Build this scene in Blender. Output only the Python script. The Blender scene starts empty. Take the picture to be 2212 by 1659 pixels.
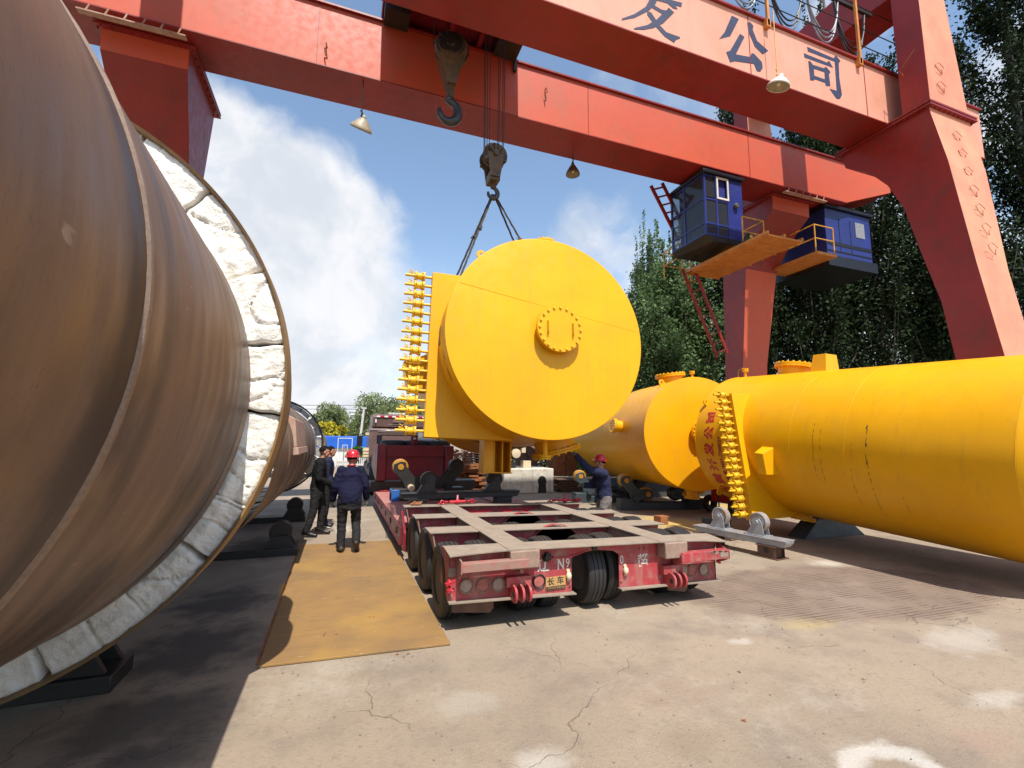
import bpy, math, random
from math import sin, cos, pi, radians as rad
from mathutils import Vector, Matrix, noise as mnoise
import numpy as np
random.seed(7)
SC = bpy.context.scene
COL = SC.collection
V = Vector

# ---------------------------------------------------------------- camera
cam_d = bpy.data.cameras.new("camera"); cam = bpy.data.objects.new("camera", cam_d); COL.objects.link(cam)
SC.camera = cam
cam_d.sensor_width = 36.0; cam_d.lens = 36 * 1010 / 2212
cam_d.clip_start = 0.05; cam_d.clip_end = 3000
_ps, _th, _ro = rad(20), math.atan(127.5 / 1010), rad(0.5)
_f = V((sin(_ps)*cos(_th), cos(_ps)*cos(_th), sin(_th))); _r = V((cos(_ps), -sin(_ps), 0)); _u = _r.cross(_f)
_r, _u = _r*cos(_ro) + _u*sin(_ro), _u*cos(_ro) - _r*sin(_ro)
cam.matrix_world = Matrix(((_r.x, _u.x, -_f.x, 0), (_r.y, _u.y, -_f.y, 0), (_r.z, _u.z, -_f.z, 1.8), (0, 0, 0, 1)))

# ---------------------------------------------------------------- light, sky, exposure
SUN_EL, SUN_AZ = rad(60), rad(180)          # the sun stands behind the camera (towards -Y)
sl = bpy.data.lights.new("sun", "SUN"); so = bpy.data.objects.new("sun", sl); COL.objects.link(so)
sl.energy = 5.0; sl.angle = rad(0.5); sl.color = (1.0, 0.95, 0.87)
SUND = V((sin(SUN_AZ)*cos(SUN_EL) - 0.015, cos(SUN_AZ)*cos(SUN_EL), sin(SUN_EL)))
so.rotation_euler = SUND.to_track_quat('Z', 'Y').to_euler()
SC.view_settings.view_transform = 'Standard'; SC.view_settings.look = 'None'
SC.view_settings.gamma = 1; SC.view_settings.exposure = 0.35
SC.render.resolution_x = 1024; SC.render.resolution_y = 768
W = bpy.data.worlds.new("World"); SC.world = W; W.use_nodes = True
nt = W.node_tree; nt.nodes.clear(); N = nt.nodes.new; L = nt.links.new
out = N('ShaderNodeOutputWorld'); bg = N('ShaderNodeBackground'); bg.inputs[1].default_value = 0.09
sky = N('ShaderNodeTexSky'); sky.sky_type = 'NISHITA'; sky.sun_disc = False
sky.sun_elevation = SUN_EL; sky.sun_rotation = SUN_AZ; sky.air_density = 1.0; sky.dust_density = 0.6; sky.ozone_density = 1.4
tc = N('ShaderNodeTexCoord')
def vm(op, a=None, b=None):
    n = N('ShaderNodeVectorMath'); n.operation = op
    for i, x in enumerate((a, b)):
        if x is None: continue
        if hasattr(x, 'links'): L(x, n.inputs[i])
        else: n.inputs[i].default_value = x
    return n
def ma(op, a, b=None, clamp=False):
    n = N('ShaderNodeMath'); n.operation = op; n.use_clamp = clamp
    for i, x in enumerate((a, b)):
        if x is None: continue
        if hasattr(x, 'links'): L(x, n.inputs[i])
        else: n.inputs[i].default_value = x
    return n.outputs[0]
def mr(x, a, b, c=0, d=1, smooth=True):
    n = N('ShaderNodeMapRange'); n.interpolation_type = 'SMOOTHSTEP' if smooth else 'LINEAR'
    L(x, n.inputs[0])
    for i, q in enumerate((a, b, c, d)): n.inputs[i+1].default_value = q
    return n.outputs[0]
D0 = tc.outputs['Generated']
def noi(scale, detail, vec, rough=.55, w=0):
    n = N('ShaderNodeTexNoise'); n.inputs['Scale'].default_value = scale; n.inputs['Detail'].default_value = detail
    n.inputs['Roughness'].default_value = rough; L(vec, n.inputs['Vector']); return n
w1 = noi(3.0, 3, D0)
wv = vm('SCALE', w1.outputs['Color']); wv.inputs[3].default_value = .22
dd = vm('ADD', D0, wv.outputs[0]).outputs[0]
fine = noi(4.2, 9, dd, .6)
# direction vector of each cloud bank, its radius and its core (degrees), its strength
BLOBS = [(0.095, 0.945, 0.313, 12.0, 4.3, 0.7), (0.227, 0.899, 0.374, 4.9, 0.5, 0.35), (-0.156, 0.856, 0.493, 10.2, 2.5, 0.75), (-0.098, 0.893, 0.439, 14.5, 5.6, 0.9), (0.001, 0.915, 0.403, 13.9, 6.0, 0.95), (-0.155, 0.942, 0.298, 17.6, 6.9, 0.95), (-0.04, 0.976, 0.212, 17.5, 6.6, 0.9), (-0.212, 0.883, 0.42, 8.1, 2.4, 0.8), (0.086, 0.903, 0.422, 7.9, 2.1, 0.8), (0.488, 0.752, 0.443, 8.4, 3.0, 0.55), (0.525, 0.779, 0.343, 9.9, 3.1, 0.55), (0.626, 0.694, 0.356, 9.0, 2.8, 0.5), (-0.352, 0.769, 0.534, 4.5, 1.9, 0.95), (0.633, 0.448, 0.631, 4.2, 1.1, 0.6), (0.495, 0.61, 0.619, 8.5, 1.8, 0.42), (-0.154, 0.807, 0.57, 6.2, 0.8, 0.42), (0.15, 0.863, 0.482, 4.7, 0.5, 0.38), (0.819, 0.486, 0.305, 9.1, 3.9, 0.8), (0.802, 0.341, 0.49, 6.4, 3.2, 0.7), (0.185, 0.956, 0.227, 14.6, 4.5, 0.6), (0.24, 0.965, 0.104, 16.9, 5.6, 0.5)]
acc = None
for (dx, dy, dz, ro_, ri_, st) in BLOBS:
    dp = vm('DOT_PRODUCT', dd, tuple(V((dx, dy, dz)).normalized() * 1.0)); 
    ln = vm('LENGTH', dd).outputs['Value']
    q = ma('DIVIDE', dp.outputs['Value'], ln)
    m = ma('MULTIPLY', mr(q, cos(rad(ro_)), cos(rad(ri_))), st)
    acc = m if acc is None else ma('MAXIMUM', acc, m)
sxyz = N('ShaderNodeSeparateXYZ'); L(D0, sxyz.inputs[0])
cov = ma('ADD', ma('MULTIPLY', ma('SUBTRACT', fine.outputs['Fac'], .5), 1.7), acc)
mask = ma('MULTIPLY', mr(cov, .28, .92), mr(acc, .0, .35))
hz = mr(sxyz.outputs['Z'], .42, -.02)            # air gets milky towards the horizon
shade = noi(5.5, 6, dd, .6)
ccol = N('ShaderNodeMix'); ccol.data_type = 'RGBA'; L(mr(shade.outputs['Fac'], .36, .62), ccol.inputs[0])
ccol.inputs[6].default_value = (6.5, 6.9, 7.5, 1); ccol.inputs[7].default_value = (8.6, 8.6, 8.8, 1)
mx0 = N('ShaderNodeMix'); mx0.data_type = 'RGBA'; L(ma('MULTIPLY', hz, .72), mx0.inputs[0]); 
skg = N('ShaderNodeMix'); skg.data_type = 'RGBA'; skg.blend_type = 'MULTIPLY'; skg.inputs[0].default_value = 1
L(sky.outputs[0], skg.inputs[6]); skg.inputs[7].default_value = (2.20, 2.15, 2.00, 1)
L(skg.outputs[2], mx0.inputs[6]); mx0.inputs[7].default_value = (6.6, 7.2, 7.9, 1)
mx = N('ShaderNodeMix'); mx.data_type = 'RGBA'; L(ma('MULTIPLY', mask, .95), mx.inputs[0]); L(mx0.outputs[2], mx.inputs[6]); L(ccol.outputs[2], mx.inputs[7])
L(mx.outputs[2], bg.inputs[0]); L(bg.outputs[0], out.inputs[0])

# ---------------------------------------------------------------- materials
MATS = {}
def srgb(h):
    h = h.lstrip('#'); c = [int(h[i:i+2], 16)/255 for i in (0, 2, 4)]
    return tuple(x/12.92 if x <= .04045 else ((x+.055)/1.055)**2.4 for x in c) + (1,)
class NT:
    def __init__(s, name):
        s.m = bpy.data.materials.new(name); s.m.use_nodes = True; s.t = s.m.node_tree
        s.b = s.t.nodes['Principled BSDF']; s.tc = s.t.nodes.new('ShaderNodeTexCoord'); s.P = s.tc.outputs['Object']
    def n(s, k): return s.t.nodes.new(k)
    def l(s, a, b): s.t.links.new(a, b)
    def set(s, sock, x):
        if hasattr(x, 'links'): s.l(x, sock)
        else: sock.default_value = x
    def geo(s):
        return s.n('ShaderNodeNewGeometry').outputs['Position']
    def map(s, vec, sc=(1,1,1), loc=(0,0,0), rot=(0,0,0)):
        n = s.n('ShaderNodeMapping'); s.l(vec, n.inputs[0]); n.inputs['Scale'].default_value = sc; n.inputs['Location'].default_value = loc
        n.inputs['Rotation'].default_value = rot; return n.outputs[0]
    def noise(s, scale, detail=4, rough=.55, vec=None, dist=0):
        n = s.n('ShaderNodeTexNoise'); n.inputs['Scale'].default_value = scale; n.inputs['Detail'].default_value = detail
        n.inputs['Roughness'].default_value = rough; n.inputs['Distortion'].default_value = dist; s.l(vec if vec is not None else s.P, n.inputs['Vector']); return n.outputs['Fac']
    def voro(s, scale, feature='F1', vec=None, rnd=1):
        n = s.n('ShaderNodeTexVoronoi'); n.feature = feature; n.inputs['Scale'].default_value = scale; n.inputs['Randomness'].default_value = rnd
        s.l(vec if vec is not None else s.P, n.inputs['Vector']); return n.outputs['Distance']
    def mr(s, x, a, b, c=0, d=1):
        n = s.n('ShaderNodeMapRange'); n.interpolation_type = 'SMOOTHSTEP'; s.l(x, n.inputs[0])
        for i, q in enumerate((a, b, c, d)): n.inputs[i+1].default_value = q
        return n.outputs[0]
    def math(s, op, a, b=0, clamp=False):
        n = s.n('ShaderNodeMath'); n.operation = op; n.use_clamp = clamp; s.set(n.inputs[0], a); s.set(n.inputs[1], b); return n.outputs[0]
    def mix(s, fac, a, b, mode='MIX'):
        n = s.n('ShaderNodeMix'); n.data_type = 'RGBA'; n.blend_type = mode; s.set(n.inputs[0], fac); s.set(n.inputs[6], a); s.set(n.inputs[7], b); return n.outputs[2]
    def sep(s, vec):
        n = s.n('ShaderNodeSeparateXYZ'); s.l(vec, n.inputs[0]); return n.outputs
    def bump(s, h, strength=.3, dist=.01, prev=None):
        n = s.n('ShaderNodeBump'); n.inputs['Strength'].default_value = strength; n.inputs['Distance'].default_value = dist; s.l(h, n.inputs['Height'])
        if prev is not None: s.l(prev, n.inputs['Normal'])
        s.l(n.outputs[0], s.b.inputs['Normal']); return n.outputs[0]
    def done(s, col=None, rough=None, metal=None, spec=None):
        if col is not None: s.set(s.b.inputs['Base Color'], col)
        if rough is not None: s.set(s.b.inputs['Roughness'], rough)
        if metal is not None: s.set(s.b.inputs['Metallic'], metal)
        if spec is not None: s.b.inputs['Specular IOR Level'].default_value = spec
        return s.m
def paint(name, a, b, dirt=None, rough=.45, sc=1.5, damt=.35, chips=None, camt=.0, streak=True, bump=.12, metal=0, spec=.5, wave=0):
    """painted steel: two tones of paint, dirt in clouds and streaks, chips down to `chips`"""
    t = NT(name)
    c = t.mix(t.mr(t.noise(sc, 5), .3, .7), a, b)
    if dirt:
        f = t.mr(t.noise(sc*2.2, 8, .65), .45, .75)
        if streak:
            f2 = t.mr(t.noise(3, 6, .6, t.map(t.P, (2.5, 2.5, .25))), .5, .75); f = t.math('MAXIMUM', f, f2)
        c = t.mix(t.math('MULTIPLY', f, damt), c, dirt)
    if chips:
        ch = t.mr(t.noise(14, 7, .7), .62 - camt*.2, .66 - camt*.2); ch = t.math('MULTIPLY', ch, t.mr(t.noise(1.7, 3), .4, .6))
        c = t.mix(t.math('MULTIPLY', ch, min(1, camt*3)), c, chips)
    pv = t.bump(t.noise(1.1, 2, .4), wave, .05) if wave else None
    t.bump(t.noise(35, 4), bump, .004, pv)
    return t.done(c, t.mr(t.noise(6, 4), .2, .8, rough-.08, rough+.12), metal, spec)
def plain(name, c, rough=.6, metal=0, var=.25, sc=8, bump=.15, spec=.5):
    t = NT(name); d = tuple(x*(1-var) for x in c[:3]) + (1,)
    t.bump(t.noise(sc*6, 4), bump, .003)
    return t.done(t.mix(t.mr(t.noise(sc, 6, .6), .3, .7), c, d), rough, metal, spec)
M = MATS
M['yellow'] = paint('yellow paint', (.80, .385, .003, 1), (.73, .345, .003, 1), (.45, .24, .03, 1), .36, .7, .26, None, 0, True, .06, 0, .28, .35)
M['yellow_valve'] = paint('yellow paint on valves', (.80, .47, .012, 1), (.66, .36, .01, 1), (.25, .12, .02, 1), .42, 9, .25, None, 0, False, .2)
M['black_mark'] = plain('black scuff', (.035, .03, .02, 1), .7)
M['red'] = paint('red crane paint', (.28, .019, .014, 1), (.23, .016, .012, 1), (.10, .03, .02, 1), .42, .8, .5, (.16, .06, .03, 1), .05, True, .06)  # darkened to carry the shade of soffits and side faces
M['red_face'] = paint('sunlit red girder paint', (.60, .10, .043, 1), (.57, .092, .04, 1), (.36, .13, .07, 1), .5, .6, .42, None, 0, True, .05)  # same red with sunlight painted in, for sun-facing faces
M['pink_face'] = paint('sunlit chalky pink girder paint', (.70, .31, .215, 1), (.66, .275, .185, 1), (.46, .22, .11, 1), .6, .7, .5, None, 0, True, .05)  # near girder's pale front, its lit tone painted in against the dark soffit
M['red_pale'] = paint('sunlit leg paint', (.74, .30, .17, 1), (.66, .22, .13, 1), (.40, .25, .13, 1), .55, 1.2, .45, (.25, .10, .05, 1), .08, True, .08)  # leg and post fronts, direct sun painted in as a paler tone
M['dkblue_sign'] = plain('dark blue lettering', (.028, .035, .085, 1), .55, var=.3)
M['blue_cab'] = paint('blue cabin paint', (.022, .036, .22, 1), (.018, .03, .17, 1), (.06, .06, .10, 1), .35, 1.5, .25, None, 0, True, .05)
M['black_cab'] = plain('black cabin frame', (.012, .012, .018, 1), .35)
M['orange'] = paint('orange walkway paint', (.62, .25, .045, 1), (.52, .19, .035, 1), (.22, .09, .03, 1), .55, 2, .45, (.12, .05, .02, 1), .12)
M['yrail'] = paint('yellow rail paint', (.75, .42, .05, 1), (.60, .26, .03, 1), (.2, .08, .03, 1), .5, 6, .5)
M['steel_dk'] = plain('dark greasy steel', (.035, .03, .027, 1), .5, .3)
M['steel_blk'] = plain('black painted steel', (.022, .021, .02, 1), .5, .0)
M['rope'] = plain('wire rope', (.05, .04, .032, 1), .6, .3, sc=40)
M['hookpaint'] = paint('worn hook block paint', (.11, .06, .02, 1), (.06, .038, .015, 1), (.02, .017, .014, 1), .5, 5, .8)
M['hookblack'] = plain('dark forged hook', (.05, .055, .06, 1), .42, .4)
M['white'] = plain('white enamel', (.72, .70, .64, 1), .35, var=.15)
M['lamp_in'] = plain('lamp reflector inside', (.42, .36, .26, 1), .5, var=.3)
M['bulb'] = plain('frosted bulb', (.75, .72, .62, 1), .3, var=.05)
M['silver'] = paint('silver paint', (.42, .43, .45, 1), (.34, .35, .37, 1), (.2, .17, .14, 1), .38, 5, .4, (.22, .10, .04, 1), .04, False, .15, .45)
M['silver_rust'] = paint('rust flecked silver paint', (.36, .36, .37, 1), (.28, .22, .16, 1), (.25, .12, .05, 1), .5, 7, .7, None, 0, False, .2, .2)
M['mud_red'] = paint('mud caked red paint', (.33, .16, .13, 1), (.27, .17, .13, 1), (.40, .05, .05, 1), .8, 7, .6, None, 0, False, .5)
M['maroon'] = paint('trailer red paint', (.40, .030, .040, 1), (.30, .05, .052, 1), (.34, .19, .155, 1), .55, 3.2, .85, (.26, .15, .11, 1), .10, True, .12)
M['maroon_dk'] = paint('dark red paint', (.20, .010, .028, 1), (.15, .008, .022, 1), (.09, .03, .03, 1), .38, 2, .25)
M['maroon_dusty'] = paint('dusty red deck paint', (.40, .12, .10, 1), (.36, .17, .14, 1), (.40, .27, .22, 1), .7, 2.5, .8, None, 0, False, .15)
M['dust'] = paint('dust covered steel', (.285, .235, .18, 1), (.24, .195, .15, 1), (.22, .12, .09, 1), .8, 6, .5, (.35, .10, .08, 1), .02, False, .2)
M['mud'] = paint('mud caked steel', (.24, .16, .12, 1), (.30, .20, .15, 1), (.40, .26, .2, 1), .85, 12, .5, None, 0, False, .6)
M['redbright'] = plain('bright red paint', (.55, .02, .035, 1), .4, var=.3)
M['rubber'] = plain('tyre rubber', (.022, .021, .021, 1), .62, var=.3, sc=5, bump=.1)
M['rubber_dusty'] = paint('dusty tyre wall', (.030, .029, .028, 1), (.055, .05, .045, 1), (.10, .085, .07, 1), .75, 8, .4, None, 0, False, .1)
M['rim'] = paint('dusty wheel rim', (.09, .075, .06, 1), (.05, .045, .04, 1), (.16, .12, .09, 1), .7, 10, .6)
M['lens_red'] = plain('dusty lamp lens', (.42, .12, .10, 1), .6, var=.3, sc=20)
M['lens_tan'] = plain('mud covered lamp lens', (.38, .27, .21, 1), .75, var=.2, sc=20)
M['white_letter'] = plain('white stencil paint', (.72, .68, .62, 1), .6, var=.25, sc=25)
M['tan_plate'] = plain('tan plate', (.50, .29, .11, 1), .5, var=.15)
M['black_plate'] = plain('black plate lettering', (.03, .025, .02, 1), .5)
M['cream'] = plain('cream plastic', (.68, .56, .38, 1), .4, var=.1)
M['ochre'] = plain('sunlit ochre steel', (.50, .24, .02, 1), .5, var=.3)
M['teal'] = paint('dark teal machine paint', (.035, .055, .065, 1), (.03, .045, .055, 1), (.06, .05, .04, 1), .5, 3, .5)
M['blue_blk'] = paint('bright blue machine paint', (.02, .13, .45, 1), (.02, .10, .36, 1), (.1, .1, .1, 1), .4, 3, .2)
M['conc_blk'] = paint('weathered concrete', (.58, .53, .43, 1), (.70, .67, .60, 1), (.27, .22, .14, 1), .85, 1.8, .7, None, 0, True, .5)
M['grit'] = plain('grey grit', (.22, .19, .16, 1), .9)
M['rust'] = paint('rust', (.30, .11, .035, 1), (.20, .07, .03, 1), (.42, .20, .07, 1), .85, 6, .6, (.1, .05, .03, 1), .05, False, .5)
M['rust_pale'] = paint('pale rusty sheet', (.38, .22, .15, 1), (.46, .32, .25, 1), (.22, .1, .06, 1), .75, 4, .6)
M['rust_dk'] = plain('brown steel sheet', (.14, .07, .045, 1), .7, var=.4)
M['cab_brown'] = paint('brown cab paint', (.17, .10, .09, 1), (.14, .085, .075, 1), (.15, .1, .08, 1), .3, 2, .2)
M['chrome'] = plain('bright trim', (.6, .56, .5, 1), .25, .6)
M['glass_dk'] = plain('dark glass', (.02, .022, .03, 1), .06, 0, var=.1, bump=0)
t = NT('cabin glass'); t.b.inputs['Alpha'].default_value = .45; M['glass_cab'] = t.done((.05, .06, .075, 1), .04, 0, .8)
M['mirror'] = plain('mirror glass', (.18, .2, .24, 1), .08, .8, var=.1, bump=0)
M['grey_fair'] = plain('grey fairing', (.28, .29, .32, 1), .4)
M['white_refl'] = plain('white reflector', (.8, .78, .75, 1), .4, var=.1)
M['skin'] = plain('skin', (.50, .25, .16, 1), .5, var=.12, sc=30, bump=.05)
M['skin2'] = plain('ruddy skin', (.46, .20, .13, 1), .5, var=.12, sc=30, bump=.05)
M['hair'] = plain('black hair', (.010, .009, .009, 1), .8, sc=60, bump=.4, spec=.1)
M['navy'] = plain('navy work jacket', (.011, .011, .034, 1), .85, var=.25, sc=10, bump=.4, spec=.15)
M['navy2'] = plain('blue grey work jacket', (.024, .028, .065, 1), .85, var=.25, sc=10, bump=.4, spec=.15)
M['blackcloth'] = plain('black cloth', (.014, .014, .015, 1), .85, var=.3, sc=10, bump=.4, spec=.15)
M['trouser'] = plain('charcoal trousers', (.024, .023, .024, 1), .85, var=.3, sc=10, bump=.4, spec=.15)
M['greytrouser'] = plain('grey brown trousers', (.16, .14, .13, 1), .85, var=.3, sc=8, bump=.4, spec=.15)
M['redcloth'] = plain('dark red collar', (.30, .012, .03, 1), .85)
M['helmet'] = plain('red hard hat', (.50, .022, .035, 1), .28, var=.12, sc=5, bump=.02)
M['glove'] = plain('grubby glove', (.24, .20, .13, 1), .9, var=.5, sc=14)
M['glove_dk'] = plain('dark glove', (.10, .105, .09, 1), .9, var=.3)
M['leather'] = plain('black shoe leather', (.014, .013, .012, 1), .4)
M['leather_br'] = plain('brown shoe leather', (.055, .035, .025, 1), .6)
M['sole'] = plain('white shoe sole', (.6, .6, .6, 1), .6)
def leafmat(name, a, b, tr=.25):
    t = NT(name); oi = t.noise(1.3, 3); c = t.mix(t.mr(oi, .35, .65), a, b)
    fn = t.noise(.7, 3); c = t.mix(t.mr(fn, .4, .62), c, tuple(x*.5 for x in a[:3])+(1,))
    t.done(c, .6, 0, .15)
    tn = t.n('ShaderNodeBsdfTranslucent'); t.l(c, tn.inputs[0]); ms = t.n('ShaderNodeMixShader'); ms.inputs[0].default_value = tr
    t.l(t.b.outputs[0], ms.inputs[1]); t.l(tn.outputs[0], ms.inputs[2]); t.l(ms.outputs[0], t.t.nodes['Material Output'].inputs[0]); return t.m
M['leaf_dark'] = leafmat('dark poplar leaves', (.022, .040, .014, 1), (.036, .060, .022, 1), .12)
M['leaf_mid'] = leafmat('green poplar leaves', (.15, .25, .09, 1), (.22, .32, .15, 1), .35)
M['leaf_willow'] = leafmat('willow leaves', (.24, .30, .12, 1), (.31, .36, .17, 1), .35)
M['leaf_yellow'] = leafmat('yellow shrub leaves', (.50, .42, .03, 1), (.60, .50, .05, 1))
M['leaf_bright'] = leafmat('bright green shrub leaves', (.08, .22, .03, 1), (.10, .28, .04, 1))
M['bark'] = plain('grey poplar bark', (.16, .145, .125, 1), .85, var=.5, sc=6, bump=.6)
M['blue_roof'] = plain('blue sheet roof', (.015, .12, .55, 1), .45, var=.15, sc=2)
M['white_wall'] = plain('white render', (.62, .63, .62, 1), .8, var=.12, sc=2)
M['fence_white'] = plain('white fence paint', (.62, .62, .62, 1), .5, var=.1)
M['pole'] = plain('concrete pole', (.55, .52, .47, 1), .8, var=.15)
M['pipeline_dk'] = plain('dark steel bar', (.05, .045, .04, 1), .6)  # plain dark tone of the stacked bars

# rusty plate on the ground
t = NT('rusty road plate')
c = t.mix(t.mr(t.noise(1.6, 6, .6), .3, .7), (.30, .17, .055, 1), (.23, .135, .055, 1))
c = t.mix(t.math('MULTIPLY', t.mr(t.noise(2.2, 8, .7, t.map(t.P, (.8, 3.5, 1))), .48, .72), .6), c, (.17, .11, .06, 1))
c = t.mix(t.math('MULTIPLY', t.mr(t.noise(18, 6, .7, t.map(t.P, (.5, 1.6, 1))), .63, .68), .8), c, (.50, .33, .19, 1))
c = t.mix(t.math('MULTIPLY', t.mr(t.noise(.9, 3, .5, t.map(t.P, (1, 1, 1), (3, 1, 0))), .5, .68), .35), c, (.42, .25, .05, 1))
t.bump(t.noise(30, 6), .4, .006); M['plate'] = t.done(c, .72, .1)

# brown heat-stained kiln shell, streaks run round the shell (object axis Y)
def kilnmat(name, a, b, dk, lt, seams):
    t = NT(name)
    sv = t.map(t.P, (.45, 2.2, .45))
    c = t.mix(t.mr(t.noise(1.6, 5, .55, sv), .3, .7), a, b)
    c = t.mix(t.math('MULTIPLY', t.mr(t.noise(3.5, 8, .6, sv), .5, .75), .32), c, lt)
    c = t.mix(t.math('MULTIPLY', t.mr(t.noise(.7, 4, .5, t.map(t.P, (1, 1, 1), (7, 3, 5))), .45, .65), .45), c, (.21, .125, .055, 1))
    c = t.mix(t.math('MULTIPLY', t.mr(t.noise(1.1, 5, .6, t.map(t.P, (.8, 1.2, .8), (4, 2, 1))), .48, .68), .75), c, dk)
    y = t.sep(t.P)[1]
    for (yy, w, amt) in seams:
        d = t.math('ABSOLUTE', t.math('SUBTRACT', y, yy))
        c = t.mix(t.math('MULTIPLY', t.mr(d, w, 0), amt), c, dk)
    c = t.mix(t.math('MULTIPLY', t.mr(t.noise(60, 3, .6, t.map(t.P, (.4, 3, .4))), .60, .70), .35), c, dk)
    sc_ = t.mr(t.noise(9, 2, .5, t.map(t.P, (6, .5, 1.2), (2, 8, 1), (.4, .2, .3))), .70, .74)
    c = t.mix(t.math('MULTIPLY', t.math('MULTIPLY', sc_, t.mr(t.noise(1.3, 3), .5, .6)), .6), c, (.42, .33, .26, 1))
    c = t.mix(t.math('MULTIPLY', t.mr(t.noise(70, 5, .7), .64, .72), .5), c, lt)
    c = t.mix(t.math('MULTIPLY', t.mr(t.noise(26, 6, .7), .62, .72), .45), c, dk)
    t.bump(t.noise(22, 6, .6, sv), .15, .006)
    return t.done(c, t.mr(t.noise(3, 5, .5, sv), .3, .7, .40, .64), .22, .5)
M['kiln'] = kilnmat('heat stained kiln steel', (.225, .140, .092, 1), (.165, .108, .080, 1), (.050, .038, .034, 1), (.33, .24, .18, 1), [(1.72, .17, .9), (2.05, .1, .5), (3.45, .12, .5)])
M['kiln_far'] = kilnmat('weathered kiln steel', (.17, .12, .085, 1), (.13, .09, .065, 1), (.05, .035, .03, 1), (.26, .20, .15, 1), [(1.3, .1, .6), (2.4, .1, .6), (3.6, .15, .6), (5, .1, .6)])
M['weld'] = plain('weld bead', (.27, .18, .125, 1), .5, .2, sc=60)
t = NT('refractory wool block')
c = t.mix(t.mr(t.noise(2.2, 6, .6), .3, .7), (.84, .81, .74, 1), (.77, .72, .63, 1))
c = t.mix(t.math('MULTIPLY', t.mr(t.noise(6, 6, .65), .56, .75), .5), c, (.45, .38, .30, 1))
t.bump(t.noise(30, 6, .65, t.map(t.P, (1, 1, 1))), .7, .02); M['wool'] = t.done(c, .95, 0, .1)
M['rim_rust'] = paint('rusted rim steel', (.28, .165, .06, 1), (.22, .13, .06, 1), (.09, .06, .04, 1), .6, 3, .6, (.5, .36, .2, 1), .06)

# ground concrete
t = NT('yard concrete'); G_ = t.geo()
big = t.noise(.35, 5, .6, G_); med = t.noise(1.4, 7, .65, G_); fin = t.noise(26, 9, .78, G_)
c = t.mix(t.mr(big, .35, .65), (.33, .262, .19, 1), (.27, .215, .158, 1))
c = t.mix(t.math('MULTIPLY', t.mr(med, .46, .68), .65), c, (.215, .175, .138, 1))
c = t.mix(t.math('MULTIPLY', t.mr(t.noise(.8, 9, .7, t.map(G_, (1, 1, 1), (9, 4, 0))), .52, .70), .55), c, (.42, .37, .30, 1))
c = t.mix(t.math('MULTIPLY', t.mr(t.noise(7, 8, .75, G_), .54, .68), .45), c, (.19, .155, .12, 1))
c = t.mix(t.math('MULTIPLY', t.mr(fin, .50, .66), .55), c, (.20, .155, .115, 1))
c = t.mix(t.math('MULTIPLY', t.mr(t.noise(55, 5, .75, G_), .58, .70), .5), c, (.50, .45, .38, 1))
def spot(x, y, rx, ry, ang=0, soft=.75, nz=.8, nsc=3.5):
    mp = t.n('ShaderNodeMapping'); mp.vector_type = 'TEXTURE'; t.l(G_, mp.inputs[0]); mp.inputs['Location'].default_value = (x, y, 0)
    mp.inputs['Rotation'].default_value = (0, 0, ang); mp.inputs['Scale'].default_value = (rx, ry, 1)
    v = t.sep(mp.outputs[0]); r2 = t.math('SQRT', t.math('ADD', t.math('MULTIPLY', v[0], v[0]), t.math('MULTIPLY', v[1], v[1])))
    r2 = t.math('ADD', r2, t.math('MULTIPLY', t.math('SUBTRACT', t.noise(nsc, 6, .65, G_), .5), nz*2)); return t.mr(r2, 1, 1-soft), v, r2
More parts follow.
